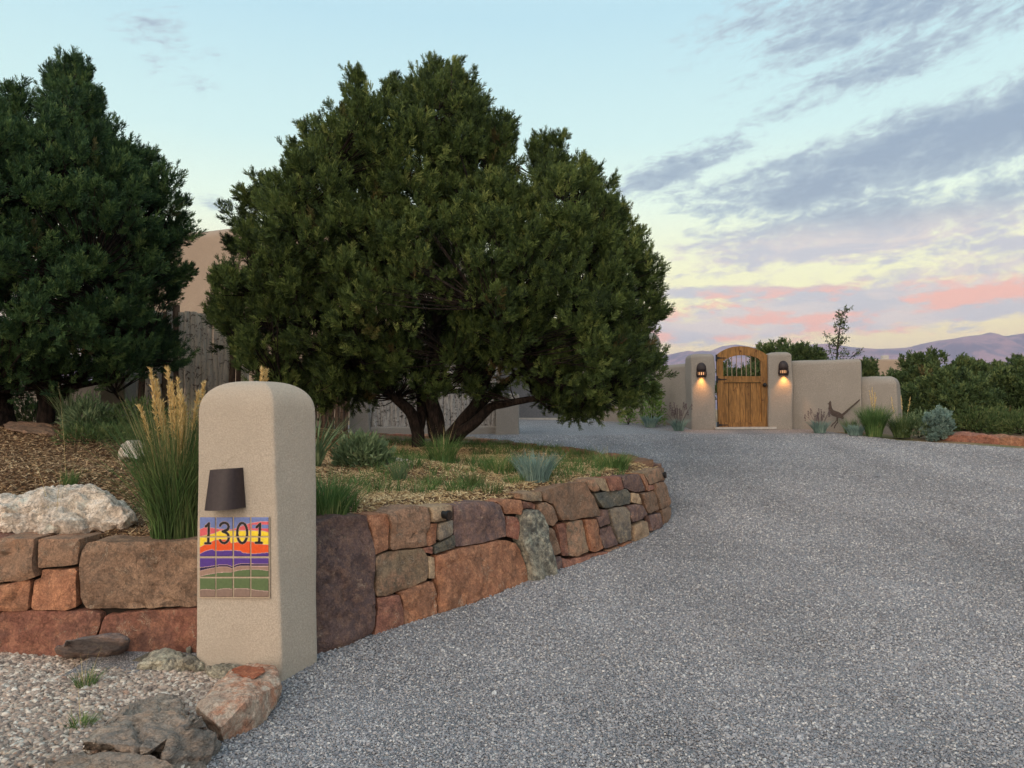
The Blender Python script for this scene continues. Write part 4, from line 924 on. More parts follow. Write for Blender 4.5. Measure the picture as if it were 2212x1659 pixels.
# ------------------------------------------------------------------ trees
def tufts(P, D, L, Rr, K_, wd):
    """needle tufts: P base (n,3), D direction, L length, Rr needle length -> V,F"""
    n = len(P); D = D/np.linalg.norm(D, axis=1)[:, None]; ref = np.where(np.abs(D[:, 2:3]) > .9, [[1., 0, 0]], [[0, 0, 1.]])
    U = np.cross(D, ref); U /= np.linalg.norm(U, axis=1)[:, None]; Wv = np.cross(D, U)
    tt = rng.random((n, K_)); a = rng.random((n, K_))*2*np.pi; ph = rng.uniform(.35, 1.1, (n, K_))*(1.15-.6*tt)
    base = P[:, None]+D[:, None]*(tt*L[:, None])[..., None]
    rad = np.cos(a)[..., None]*U[:, None]+np.sin(a)[..., None]*Wv[:, None]; dr = D[:, None]*np.cos(ph)[..., None]+rad*np.sin(ph)[..., None]
    ln = (Rr[:, None]*rng.uniform(.7, 1.15, (n, K_)))[..., None]; side = np.cross(dr, rng.normal(size=(n, K_, 3))); side /= np.linalg.norm(side, axis=2)[..., None]+1e-9
    tip_ = base+dr*ln; V = np.stack([base-side*wd*.35, base+side*wd*.35, tip_+side*wd*.5, tip_-side*wd*.5], 2).reshape(-1, 3)
    i = np.arange(n*K_)*4; return V, np.column_stack([i, i+1, i+2, i+3])
def bez(a, b_, c, n=7):
    a, b_, c = map(np.array, (a, b_, c)); t_ = np.linspace(0, 1, n)[:, None]; return (1-t_)**2*a+2*t_*(1-t_)*b_+t_**2*c
def make_tree(name, sil, Y0, base_px, stems, limbs_n, nplume, tpp, label, needle, depthR=1.9, depthM=2.4, tuft=(.075, .05), K_=26, wd=.008, sepn=.2, group=None, cat='pinon tree', pl_len=.34, front=.55, seed=1, zmin_px=None, gapamt=0.0, twigs=True, clump_k=1.0, leaders=()):
    r_ = np.random.default_rng(seed)
    poly = np.array([[atY(x, y, Y0).x, atY(x, y, Y0).z] for x, y in sil]); base = np.array(atY(*base_px, Y0)); mn, mx = poly.min(0), poly.max(0)
    cxm = (poly[:, 0].min()+poly[:, 0].max())/2
    e = empty(name, tuple(base)); tag(e, label, cat, group)
    def sample(count, sep_, marg):
        acc = []; tries = 0
        while len(acc) < count and tries < 60:
            tries += 1; Q = mn+r_.random((3000, 2))*(mx-mn); Q = Q[inside(Q, poly)]
            d = bdist(Q, poly); q_ = np.clip(d/depthR, 0, 1); wv = depthM*np.sqrt(1-(1-q_)**2)
            wv = wv*(1+.16*vnoise(np.column_stack([Q, np.zeros(len(Q))]), 1.3, seed))
            u = r_.random(len(Q)); sgn = np.where(u < front, -r_.uniform(.8, 1.0, len(Q)), np.where(u < front+.2, r_.uniform(.6, 1, len(Q)), r_.uniform(-.7, .7, len(Q)))); y = Y0+sgn*wv
            PQ = np.column_stack([Q[:, 0]*Y0/y, EYE.z+(Q[:, 1]-EYE.z)*Y0/y]); keepd = inside(PQ, poly) & (bdist(PQ, poly) > marg) & (d > marg)
            for k in np.nonzero(keepd)[0]:
                p = np.array([Q[k, 0], y[k], Q[k, 1]])
                if gapamt and vnoise(p[None]*np.array([1, .2, 1.]), 1.7, 77+seed)[0] < -1+gapamt*2: continue
                if not acc or np.min(np.sum((np.array(acc)-p)**2, 1)) > sep_**2: acc.append(p)
                if len(acc) >= count: break
        return np.array(acc)
    per = 7; CL = sample(nplume//per, sepn*clump_k, pl_len*.35)
    ax_ = np.column_stack([cxm+(CL[:, 0]-cxm)*.35, np.full(len(CL), Y0), np.minimum(CL[:, 2]-.2, base[2]+.3+(CL[:, 2]-base[2])*.75)])
    OC = CL-ax_; OC /= np.linalg.norm(OC, axis=1)[:, None]+1e-9; OC[:, 2] += .75; OC += r_.normal(0, .15, OC.shape); OC /= np.linalg.norm(OC, axis=1)[:, None]
    cs = r_.uniform(.75, 1.25, len(CL)); orig = CL-OC*(pl_len*.75*cs)[:, None]
    O = OC[:, None]+r_.normal(0, .42, (len(CL), per, 3)); O[:, :, 2] += .1; O /= np.linalg.norm(O, axis=2)[..., None]
    A_ = orig[:, None]+O*(pl_len*1.0*cs)[:, None, None]*r_.uniform(.75, 1.25, (len(CL), per, 1)); A_ = A_.reshape(-1, 3); O = O.reshape(-1, 3)
    k_ = Y0/A_[:, 1]; PQ = np.column_stack([A_[:, 0]*k_, EYE.z+(A_[:, 2]-EYE.z)*k_]); ok = inside(PQ, poly) | (bdist(PQ, poly) < .04*pl_len/.34)
    A_ = A_[ok]; O = O[ok]; axis_pt = np.column_stack([cxm+(A_[:, 0]-cxm)*.35, np.full(len(A_), Y0), np.minimum(A_[:, 2]-.2, base[2]+.3+(A_[:, 2]-base[2])*.75)])
    O = O*.8+np.array([0, 0, .3]); O /= np.linalg.norm(O, axis=1)[:, None]
    for (x0, y0, x1, y1, w0) in leaders:      # upright leading shoots
        dy = r_.uniform(-.5, .5); y0 += 20 if y0 < y1 else -12; pa = np.array(atY(x0, y0, Y0+dy)); pb_ = np.array(atY(x1, y1, Y0+dy)); wm = w0/F*Y0; m3 = max(6, int(np.linalg.norm(pb_-pa)*w0*1.1))
        f = r_.random(m3)**.75; ph = r_.random(m3)*6.28; rd = wm*f**.8*np.sqrt(r_.random(m3)); q = pa+(pb_-pa)*f[:, None]; lat = np.column_stack([np.cos(ph), np.sin(ph), np.zeros(m3)])
        d0 = (pa-pb_)/np.linalg.norm(pa-pb_); q = q+lat*rd[:, None]; oo = d0*.9+lat*.5; oo /= np.linalg.norm(oo, axis=1)[:, None]
        A_ = np.vstack([A_, q]); O = np.vstack([O, oo]); axis_pt = np.vstack([axis_pt, q-oo*.3])
    # plumes -> tufts
    n = len(A_); tt = r_.random((n, tpp))**.8; lat = r_.normal(size=(n, tpp, 3)); lat -= O[:, None]*np.sum(lat*O[:, None], 2)[..., None]; lat /= np.linalg.norm(lat, axis=2)[..., None]+1e-9
    sc_ = r_.uniform(.75, 1.25, (n, 1)); bs = A_-O*(pl_len*sc_*.55); rad = pl_len*.42*(1-.65*tt)*r_.random((n, tpp))**.6*sc_
    TP = bs[:, None]+O[:, None]*(tt*pl_len*1.0*sc_)[..., None]+lat*rad[..., None]; TD = O[:, None]*.9+lat*.75*(1-tt*.6)[..., None]+np.array([0, 0, .35]); TP = TP.reshape(-1, 3); TD = TD.reshape(-1, 3)
    L = r_.uniform(.7, 1.2, len(TP))*tuft[0]; Rr = r_.uniform(.8, 1.2, len(TP))*tuft[1]
    V, Fq = tufts(TP, TD, L, Rr, K_, wd); nt_ = len(TP); g1_ = np.clip(r_.random(nt_)*.7+.3*np.repeat(r_.random(n), tpp)+.12*fbm(TP, .8, 2, seed), 0, 1); g2_ = (np.repeat(r_.random(n), tpp) < .018)*r_.random(nt_)
    cc = np.ones((nt_, 4)); cc[:, 0] = g1_; cc[:, 1] = g2_; arr_mesh('crown', V, Fq, needle, e, False, np.repeat(cc, K_*4, axis=0))
    # wood
    S_ = Soup(); lp = []; lr = []
    for st in stems:
        pts = np.array([list(atY(x, y, Y0+dy)) for (x, y, dy, rr_) in st]); rad_ = [s[3]*.82 for s in st]
        t_ = np.linspace(0, 1, len(st)); tq = np.linspace(0, 1, len(st)*4); pts2 = np.column_stack([np.interp(tq, t_, pts[:, k]) for k in range(3)]); pts2 += r_.normal(0, .012, pts2.shape)
        for _ in range(2): pts2[1:-1] = (pts2[:-2]+pts2[1:-1]*2+pts2[2:])/4
        rr2 = np.interp(tq, t_, rad_); S_.tube(pts2, rr2, 10); lp += [tuple(p) for p in pts2[len(pts2)//2:]]
    idx = r_.choice(n, limbs_n, replace=False); LP = list(lp)
    for i in idx:
        tgt = A_[i]*.9+axis_pt[i]*.1; LPa = np.array(LP[:max(4, len(lp))]); 
        cand = LPa[np.argmin(np.sum((LPa-tgt)**2, 1)+np.maximum(0, LPa[:, 2]-tgt[2])**2*4)]; midp = (cand+tgt)/2+np.array([0, 0, -.15]); pp = bez(cand, midp, tgt, 10); S_.tube(pp, np.linspace(.038, .012, 10), 6, False); LP += [tuple(p) for p in pp[2:]]
    if twigs:
        LPa = np.array(LP)
        for i in range(n):
            d = np.sum((LPa-bs[i])**2, 1)+np.maximum(0, LPa[:, 2]-bs[i][2])*2; c = LPa[int(np.argmin(d))]
            pp = bez(c, (c+bs[i])/2+r_.normal(0, .05, 3), bs[i]+O[i]*pl_len*.5, 5); S_.tube(pp, np.linspace(.011, .004, 5), 3, False)
    S_.build('trunk', M_BARK, e, True)
    return e
# central pinon
sil = [(455,622),(480,590),(512,575),(518,545),(522,510),(545,480),(545,450),(580,420),(612,395),(650,350),(670,320),(700,300),(722,262),(745,245),(768,195),(795,200),(815,205),(835,200),(862,222),(890,215),(908,220),(922,170),(945,165),(975,152),(1002,160),(1018,195),(1028,240),(1050,268),(1078,275),(1098,300),(1108,350),(1126,430),(1142,360),(1160,330),(1185,325),(1212,330),(1230,355),(1260,372),(1285,405),(1312,425),(1335,460),(1352,500),(1380,530),(1395,560),(1412,595),(1422,640),(1424,700),(1422,760),(1418,820),(1406,862),(1375,868),(1340,880),(1300,895),(1270,912),(1240,922),(1210,912),(1185,888),(1140,872),(1120,850),(1060,862),(1000,868),(940,872),(880,868),(840,862),(800,880),(745,890),(700,885),(640,900),(600,885),(555,860),(535,825),(510,790),(488,755),(470,720),(455,690),(450,650)]
stems = [[(905,965,0,.11),(900,920,0,.10),(880,880,-.1,.085),(835,850,-.2,.06),(760,800,-.4,.04),(650,720,-.5,.02)],
         [(905,930,0,.08),(912,880,.2,.07),(890,760,.3,.06),(860,600,.3,.05),(800,400,.2,.03),(770,230,.1,.015)],
         [(948,965,.05,.13),(945,910,.1,.13),(930,860,.1,.10),(940,720,0,.08),(960,500,0,.055),(968,300,0,.03),(975,150,0,.012)],
         [(960,960,.1,.12),(985,930,0,.10),(1020,880,-.1,.075),(1060,800,-.2,.06),(1150,620,-.2,.045),(1200,420,-.1,.02)],
         [(985,945,0,.10),(1020,920,-.2,.085),(1060,880,-.3,.07),(1110,868,-.5,.055),(1165,862,-.6,.045),(1210,840,-.7,.035),(1300,800,-.7,.02)],
         [(975,950,.3,.09),(1050,860,.6,.07),(1180,760,.7,.05),(1300,650,.6,.03)],
         [(940,940,.1,.09),(900,800,.9,.07),(760,640,1.2,.05),(640,500,1.2,.03)]]
make_tree('pinon_tree', sil, 10.0, (945,960), stems, 70, 4200, 11, 'large spreading many-stemmed pinon standing in the middle of the bed', M_PINON, seed=3, gapamt=.19, sepn=.27, K_=30, wd=.0065, pl_len=.27, tuft=(.085, .052), leaders=[(760,142,792,270,34),(722,208,748,310,34),(668,240,700,350,38),(622,292,660,390,38),(520,392,575,460,30),(497,440,545,510,30),(488,508,545,550,26),(560,368,600,440,32),(845,158,850,260,32),(884,172,880,270,28),(905,140,915,240,26),(936,116,930,230,32),(975,108,975,240,36),(1012,140,1005,260,34),(1034,185,1020,290,28),(1095,245,1080,370,34),(1062,235,1060,330,28),(1168,272,1162,390,36),(1212,280,1206,390,34),(1270,330,1255,430,32),(1240,315,1235,400,26),(1345,425,1322,510,30),(1378,475,1350,560,28),(1312,380,1300,470,30),(1440,655,1385,690,22),(1436,760,1390,790,20),(1240,908,1235,850,45),(1300,898,1290,840,45),(1350,878,1340,820,40),(1195,885,1195,840,40),(1392,868,1380,810,36),(640,892,650,830,45),(700,888,710,830,40),(580,870,600,810,40),(760,880,770,830,36),(1060,862,1060,820,30)])
sil2 = [(-330,860),(-380,600),(-330,350),(-200,260),(-80,225),(-20,240),(15,245),(45,225),(70,270),(95,260),(108,205),(128,160),(150,130),(170,155),(190,200),(212,240),(235,290),(262,330),(298,360),(325,372),(350,400),(365,445),(388,485),(398,520),(386,560),(390,600),(384,640),(382,670),(372,700),(380,735),(388,770),(370,800),(335,815),(300,825),(262,815),(230,840),(180,830),(140,850),(100,865),(60,855),(20,865),(-40,890),(-200,890)]
stems2 = [[(96,915,0,.12),(104,870,0,.11),(110,800,0,.10),(90,650,0,.08),(120,450,0,.05),(148,200,0,.02)], [(100,880,.1,.09),(170,815,.1,.07),(215,800,0,.05),(300,760,-.2,.03)],
          [(20,935,.2,.14),(0,850,.3,.12),(-60,650,.3,.08),(-90,400,.2,.03)], [(100,860,0,.08),(40,740,-.3,.06),(-120,620,-.4,.03)], [(108,800,.1,.07),(230,600,.3,.04),(330,450,.3,.02)], [(108,850,0,.05),(230,820,0,.035),(262,870,.1,.02),(300,905,.1,.012)]]
make_tree('pinon_tree', sil2, 8.9, (96,912), stems2, 50, 3300, 11, 'dark green pinon at the left edge, cut off by the picture frame', M_PINOND, seed=9, tuft=(.08, .048), gapamt=.15, wd=.0062, sepn=.25, K_=27, pl_len=.25, leaders=[(150,90,146,270,44),(118,128,120,280,38),(178,125,172,270,38),(42,168,46,310,40),(8,190,12,320,38),(208,190,200,310,34),(245,236,230,350,36),(275,280,262,380,30),(322,304,300,420,36),(350,335,335,430,28),(372,368,345,460,30),(396,425,365,500,26),(420,478,370,530,26),(412,560,370,600,22),(-60,150,-50,320,44),(-120,190,-110,330,44),(392,755,350,790,22)])

# ------------------------------------------------------------------ grasses and shrubs
def blades(base, n, H, spread, width, droop=.5, rad=.05, seg=5, up=1.0, seed=0, hv=.3):
    r_ = np.random.default_rng(seed); a = r_.random(n)*2*np.pi; rr_ = rad*np.sqrt(r_.random(n)); B = np.array(base)+np.column_stack([np.cos(a)*rr_, np.sin(a)*rr_, np.zeros(n)])
    a2 = a+r_.normal(0, .6, n); out = np.column_stack([np.cos(a2), np.sin(a2), np.zeros(n)]); h = H*r_.uniform(1-hv, 1.0, n); sp = spread*r_.random(n)**.8; dr = droop*r_.random(n)
    t_ = np.linspace(0, 1, seg+1); Vs = []; side = np.column_stack([-np.sin(a2+r_.normal(0, .8, n)), np.cos(a2), np.zeros(n)])
    for k, tt in enumerate(t_):
        c = B+out*(h*sp*tt**1.5)[:, None]+np.array([0, 0, 1])*(h*(tt-.5*dr*tt**2.5)*up)[:, None]; w_ = width*(1-tt**1.5)+width*.08
        Vs += [c-side*w_/2, c+side*w_/2]
    V = np.stack(Vs, 1); m2 = 2*(seg+1); V = V.reshape(-1, 3); i = (np.arange(n)*m2)[:, None]; Fq = np.concatenate([i+np.array([[2*k, 2*k+1, 2*k+3, 2*k+2]]) for k in range(seg)])
    return V, Fq
def clump(name, pos, n, H, spread, width, mat_, label, droop=.5, rad=.05, cat='grass clump', group=None, seed=0, stalks=0, stalkH=None, up=1.0, seg=5):
    e = None; V, Fq = blades(pos, n, H, spread, width, droop, rad, seed=seed, up=up, seg=seg)
    if stalks == 0: o = arr_mesh(name, V, Fq, mat_, None, True); tag(o, label, cat, group); return o
    e = empty(name, tuple(pos)); tag(e, label, cat, group); arr_mesh('blades', V, Fq, mat_, e, True)
    V, Fq = blades(pos, stalks, stalkH or H*1.5, spread*.7, width*.6, .2, rad*.6, seed=seed+5); arr_mesh('dry_stalks', V, Fq, M_DRYST, e, True); return e
def bedpos(px, py):
    d = ray(px, py); t_ = np.linspace(3.5, 16, 700); Q = np.array([list(EYE+d*(k/d.y)) for k in t_]); z = bedz2(Q[:, 0], Q[:, 1]); i = int(np.argmax(Q[:, 2] < z)); return (Q[i][0], Q[i][1], z[i]-.01)
def plumes(base, specs, parent, name='plume', seed=0, m2=330):
    S_ = Soup(); r_ = np.random.default_rng(seed); st = Soup()
    for (px0, py0, px1, py1, Y_, frac, th) in specs:
        p0 = np.array(base) + r_.normal(0, .02, 3)*np.array([1, 1, 0]); p2 = np.array(atY(px1, py1, Y_)); p1 = np.array(atY(px0, py0, Y_)); cv_ = bez(p0, p1, p2, 40); st.tube(cv_, .0018, 3, False)
        k0 = int(40*frac); seg_ = cv_[k0:]; tt = r_.random(m2); i = (tt*(len(seg_)-1.01)).astype(int); P_ = seg_[i]+(seg_[i+1]-seg_[i])*r_.random((m2, 1)); ax_ = seg_[-1]-seg_[0]; ax_ /= np.linalg.norm(ax_)
        prof = np.sin(np.clip(tt*.92+.08, 0, 1)*np.pi)**.6; dr = ax_+r_.normal(0, .33, (m2, 3)); dr /= np.linalg.norm(dr, axis=1)[:, None]; ln = r_.uniform(.02, .042, m2)[:, None]; P_ = P_+r_.normal(0, 1, (m2, 3))*(th*.24*prof)[:, None]
        sd_ = np.cross(dr, r_.normal(size=(m2, 3))); sd_ /= np.linalg.norm(sd_, axis=1)[:, None]; V = np.stack([P_, P_+dr*ln*.5+sd_*.003, P_+dr*ln, P_+dr*ln*.5-sd_*.003], 1).reshape(-1, 3); j = np.arange(m2)*4; S_.add(V, np.column_stack([j, j+1, j+2, j+3]))
    S_.build(name, M_PLUME, parent, False); st.build('stalks', M_DRYST, parent, False)
# feather reed grass left of the pillar
rb = atY(372, 1158, 4.72); rb = Vector((rb.x, 4.78, .68)); reed = empty('feather_reed_grass', rb); tag(reed, 'tall clump of feather reed grass with golden plumes standing against the address pillar', 'ornamental grass')
V, Fq = blades(rb, 900, .98, .42, .0055, .6, .14, 7, seed=2); arr_mesh('blades', V, Fq, M_GRASSD, reed, True)
V, Fq = blades(rb, 330, .85, .85, .005, 1.0, .15, 7, seed=3); arr_mesh('drooping_blades', V, Fq, M_GRASS, reed, True)
V, Fq = blades(rb, 170, .80, 1.5, .0045, 1.1, .12, 8, seed=33); arr_mesh('arching_blades', V, Fq, M_GRASSD, reed, True)
V, Fq = blades(rb, 190, .95, .3, .004, .2, .10, 5, seed=8); arr_mesh('dry_stems', V, Fq, M_DRYST, reed, True)
sp = [(345,1000,326,800,4.72,.62,.012),(362,1000,338,822,4.75,.6,.011),(380,1000,362,798,4.75,.6,.014),(385,1000,372,830,4.7,.6,.014),(395,1000,384,822,4.75,.55,.016),(392,1000,390,850,4.68,.55,.015),(400,1000,380,860,4.8,.5,.015),(398,1010,396,862,4.72,.5,.014),
      (350,1010,302,880,4.7,.62,.008),(405,1000,428,850,4.85,.7,.006),(375,1020,350,870,4.8,.6,.010),(405,1020,400,880,4.74,.5,.013),(380,1040,332,830,4.78,.7,.009),(560,1000,566,800,4.95,.8,.006),(568,1000,574,803,4.98,.8,.006),(430,1000,440,830,4.95,.7,.006)]
plumes(rb, sp, reed, seed=4)

def leafy(name, pos, n, rx, rz, leaf, mat_, label, cat='shrub', group=None, seed=0, narrow=.25, stems=12, upb=.5):
    r_ = np.random.default_rng(seed); e = empty(name, tuple(pos)); tag(e, label, cat, group)
    d = r_.normal(size=(n, 3)); d[:, 2] = np.abs(d[:, 2])*1.1-.15; d /= np.linalg.norm(d, axis=1)[:, None]; rr_ = r_.random(n)**.35; lump = 1+.28*fbm(d*2, 1.3, 3, seed)
    P_ = np.array(pos)+d*(rr_*lump)[:, None]*np.array([rx, rx, rz])+np.array([0, 0, rz*.12]); dr = d+r_.normal(0, .45, (n, 3))+np.array([0, 0, upb]); dr /= np.linalg.norm(dr, axis=1)[:, None]
    ln = leaf*r_.uniform(.6, 1.2, n)[:, None]; sd_ = np.cross(dr, r_.normal(size=(n, 3))); sd_ /= np.linalg.norm(sd_, axis=1)[:, None]; nz_ = np.cross(dr, sd_)
    V = np.stack([P_, P_+dr*ln*.45+sd_*ln*narrow/2+nz_*ln*.05, P_+dr*ln-nz_*ln*.08, P_+dr*ln*.45-sd_*ln*narrow/2+nz_*ln*.05], 1).reshape(-1, 3); j = np.arange(n)*4; arr_mesh('leaves', V, np.column_stack([j, j+1, j+2, j+3]), mat_, e)
    S_ = Soup()
    for k in range(stems): q = P_[r_.integers(n)]; S_.tube(bez(pos, (np.array(pos)+q)/2+np.array([0, 0, .03]), q, 6), np.linspace(.006, .002, 6)*max(1, rx*2.5), 4, False)
    S_.build('stems', M_BARK, e); return e
def spiky(name, pos, n, H, mat_, label, spread=1.0, cat='shrub', group=None, seed=0, width=.012, stalks=0, stalkH=.5, rad=.06, hv=.35, smat=None):
    e = empty(name, tuple(pos)); tag(e, label, cat, group); V, Fq = blades(pos, n, H, spread, width, .3, rad, 3, seed=seed, hv=hv); arr_mesh('leaves', V, Fq, mat_, e)
    if stalks:
        r_ = np.random.default_rng(seed); S_ = Soup()
        for k in range(stalks):
            a = r_.random()*6.28; o_ = r_.random()*spread*.7*stalkH; q = np.array(pos)+np.array([math.cos(a)*o_, math.sin(a)*o_, stalkH*r_.uniform(.7, 1)]); S_.tube(bez(pos, (np.array(pos)+q)/2+np.array([0, 0, .05]), q, 5), .004, 3, False)
            for j in range(6): S_.box(q-np.array([0, 0, j*.022])+r_.normal(0, .004, 3), (.02, .02, .015))
        S_.build('flower_stalks', smat or M_STALK, e)
    return e
M_STALK = plain('brown_flower_stalks', lin(96,84,84), .9)
# bed right of the pillar
clump('grass_clump', bedpos(705, 1118), 420, .36, .9, .006, M_GRASS, 'lush green grass clump against the right side of the address pillar', .8, .12, seed=21)
clump('grass_clump', bedpos(745, 1105), 160, .2, 1.1, .005, M_GRASS, 'small green grass tuft beside the lush clump right of the pillar', .8, .08, seed=22)
spiky('yucca_plant', bedpos(680, 1010), 70, .52, M_SAGE, 'grey-green spiky yucca poking out behind the right edge of the pillar', 1.0, 'yucca', seed=23, width=.02, rad=.04, hv=.25)
leafy('leafy_shrub', bedpos(782, 1008), 1700, .26, .26, .085, M_SAGE, 'rounded sage-green leafy shrub between pillar and pinon trunk', seed=24)
clump('grass_clump', bedpos(955, 1000), 300, .34, .9, .007, M_GRASS, 'green grass clump at the foot of the big pinon trunk', .6, .12, seed=25, stalks=8, stalkH=.5)
clump('grass_clump', bedpos(1155, 1038), 420, .30, .75, .006, M_BLUE, 'blue-green grass clump in the middle of the right bed', .5, .12, seed=26, stalks=6, stalkH=.38)
clump('grass_clump', bedpos(1325, 1013), 300, .20, 1.1, .007, M_GRASS, 'green grass clump near the tip of the curved wall', .6, .14, seed=27, stalks=5, stalkH=.36)
clump('grass_clump', bedpos(1080, 1020), 260, .22, 1.1, .006, M_GRASS, 'loose grass clump left of the blue-green grass', .6, .16, seed=28)
clump('grass_clump', bedpos(862, 1040), 110, .2, .6, .007, M_SAGE, 'small upright grass tuft in front of the white rock', .4, .05, seed=29)
tuf = [(985,1062,90,.14,'tuft in front of the pinon trunk close to the wall top'),(1020,1052,140,.17,'wider tuft between the wall lamp and the blue-green grass'),(905,1068,60,.1,'tiny tuft above the stone with the wall lamp'),(1060,1062,90,.12,'tuft just behind the dark purple wall stone'),
       (1110,1045,80,.13,'tuft in front of the blue-green grass'),(1200,1032,80,.12,'tuft right of the blue-green grass'),(1240,1020,60,.1,'thin tuft halfway to the wall tip'),(820,1060,70,.11,'sparse tuft on the mulch right of the pillar'),(890,1010,80,.16,'tuft beside the white rock'),
       (1035,985,90,.18,'shaded tuft right of the pinon trunk'),(1130,998,80,.14,'shaded tuft behind the blue-green grass'),(930,1048,50,.12,'thin tuft on the straw mulch'),(770,1050,60,.14,'tuft between pillar and leafy shrub')]
for i, (x, y, n_, h_, l_) in enumerate(tuf): clump('grass_tuft', bedpos(x, y), n_, h_, 1.0, .006, [M_GRASS, M_GRASSD][i % 2], 'green grass '+l_, .6, .09, 'grass tuft', 'small grass tufts on the right bed', seed=40+i)
# scattered low grass over the right bed
PG = scatter_in(bed_poly, 9000, lambda p: visible(p, -.2, .17)*(p[:, 1] < 12.2)*(fbm(np.column_stack([p, np.zeros(len(p))]), 1.3, 2, 5) > -.05)*1.0)
Vs, Fs, n0 = [], [], 0
for k, p in enumerate(PG[:900]):
    z = float(bedz2(np.array([p[0]]), np.array([p[1]]))[0]); V, Fq = blades((p[0], p[1], z), 8, random.uniform(.05, .17), 1.1, .005, .5, .03, 3, seed=k); Vs.append(V); Fs.append(Fq+n0); n0 += len(V)
o = arr_mesh('low_grass', np.concatenate(Vs), np.concatenate(Fs), M_GRASS, None, True); tag(o, 'thin low green grass growing through the straw mulch', 'grass', kind='stuff')
# left bed
def hr(name, pxs, mk, label, cat='rock', **kw):
    """pxs: list of (px, py, Y)"""
    o = hull_rock(name, [tuple(atY(*p)) for p in pxs], K[mk], None, **kw); tag(o, label, cat); return o
hr('boulder', [(-60,1120,4.9),(-10,1100,4.85),(40,1072,5.0),(120,1066,5.05),(200,1060,5.05),(225,1066,5.0),(262,1095,4.95),(285,1112,4.95),(270,1130,4.85),(200,1142,4.82),(100,1150,4.8),(0,1148,4.82),(-60,1150,4.9),(0,1080,5.4),(200,1062,5.4),(280,1105,5.25),(0,1170,4.9),(260,1170,4.95),(120,1175,5.3)], 'white', 'large pale weathered boulder lying on the mulch behind the left wall', edge=.022, rough=.045, freq=5, seed=3, ridge=.03, smooth=.25)
hr('rock', [(258,960,6.9),(275,948,7.0),(310,955,7.0),(330,975,7.0),(300,992,6.8),(262,985,6.8),(290,955,7.3),(320,990,7.2),(260,1000,7.0)], 'white', 'small white and pink rock half hidden behind the reed grass', edge=.03, rough=.03, seed=5)
hr('rock_slab', [(5,915,7.6),(40,908,7.9),(110,918,7.9),(128,932,7.7),(120,940,7.5),(60,935,7.4),(10,926,7.4),(30,918,8.2),(115,925,8.1)], 'brown', 'flat brown stone slab lying at the foot of the left pinon', edge=.03, rough=.015, seed=6)
hr('rock', [(815,1000,7.0),(830,994,7.1),(860,990,7.2),(880,997,7.2),(915,1002,7.1),(890,1006,6.9),(840,1005,6.9),(850,992,7.5),(815,1010,7.0)], 'white', 'flat white rock showing through the grass right of the leafy shrub', edge=.03, rough=.015, seed=7)
clump('grass_clump', bedpos(112, 1152), 110, .15, .9, .004, M_SAGE, 'small grey-green tuft with tall dry stalks in front of the pale boulder', .5, .04, seed=60, stalks=5, stalkH=.68)
clump('grass_clump', bedpos(150, 1062), 110, .2, .5, .005, M_GRASS, 'thin green tuft with two tall dry stems behind the pale boulder', .4, .05, seed=61, stalks=4, stalkH=.95)
clump('grass_clump', bedpos(265, 1125), 60, .16, 1.2, .008, M_GRASSD, 'dark green leafy weed at the right end of the pale boulder', .6, .05, seed=62)
leafy('leafy_shrub', bedpos(195, 935), 1500, .24, .3, .075, M_SAGE, 'grey-green leafy shrub under the left pinon', seed=63, stems=20)
leafy('leafy_shrub', bedpos(75, 918), 900, .3, .3, .09, M_SAGE, 'shaded grey-green shrub behind the flat brown slab', seed=64)
leafy('leafy_shrub', bedpos(300, 935), 1500, .45, .3, .07, M_GRASSD, 'dark green low shrub behind the reed grass', seed=65)
leafy('leafy_shrub', bedpos(215, 955), 1400, .4, .16, .06, M_GRASSD, 'low dark green mat of foliage in front of the grey-green shrub', seed=66)
spiky('yucca_plant', bedpos(150, 920), 60, .5, M_SAGE, 'spiky yucca leaves behind the trunk of the left pinon', 1.0, 'yucca', seed=67, width=.025)

# ------------------------------------------------------------------ foreground rocks and pebbles
def fr(name, pts, mk, label, **kw):
    """pts: (px, py, z)"""
    o = hull_rock(name, [tuple(atz(*p)) for p in pts], K[mk], None, **kw); tag(o, label, 'rock'); return o
fr('rock', [(428,1528,.13),(500,1447,.165),(548,1434,.175),(592,1442,.165),(606,1478,.13),(606,1505,-.03),(604,1535,-.05),(560,1588,-.04),(485,1628,-.05),(478,1572,.08),(530,1515,.15),(428,1545,-.05),(500,1452,-.05),(575,1460,-.05)], 'pinkslab', 'long pink and grey slab with a red top, wedged against the foot of the pillar', edge=.016, rough=.011, seed=11, freq=8, smooth=.12)
fr('rock', [(498,1442,.17),(530,1432,.19),(570,1437,.19),(575,1452,.175),(545,1468,.17),(505,1462,.17),(500,1455,.12),(570,1455,.12)], 'redslab', 'small flat red stone lying on top of the long pink slab', edge=.014, rough=.008, seed=12)
fr('rock', [(172,1600,.13),(212,1562,.16),(250,1536,.175),(335,1522,.18),(410,1530,.19),(430,1545,.18),(330,1618,.13),(240,1612,.12),(172,1628,.02),(180,1640,-.05),(420,1640,-.05),(350,1500,-.05)], 'mossy', 'big layered grey-brown rock with a hollow front edge at the bottom of the photo', edge=.018, rough=.022, seed=13, freq=6, smooth=.12, ridge=.03)
fr('rock', [(372,1592,.15),(410,1545,.18),(440,1543,.185),(472,1575,.12),(480,1620,-.02),(440,1700,-.05),(350,1700,-.02),(350,1640,.10),(400,1560,-.05)], 'mossy', 'steep grey-green lichened rock at the bottom edge between the layered rock and the gravel', edge=.018, rough=.02, seed=23, freq=7, smooth=.12, ridge=.02)
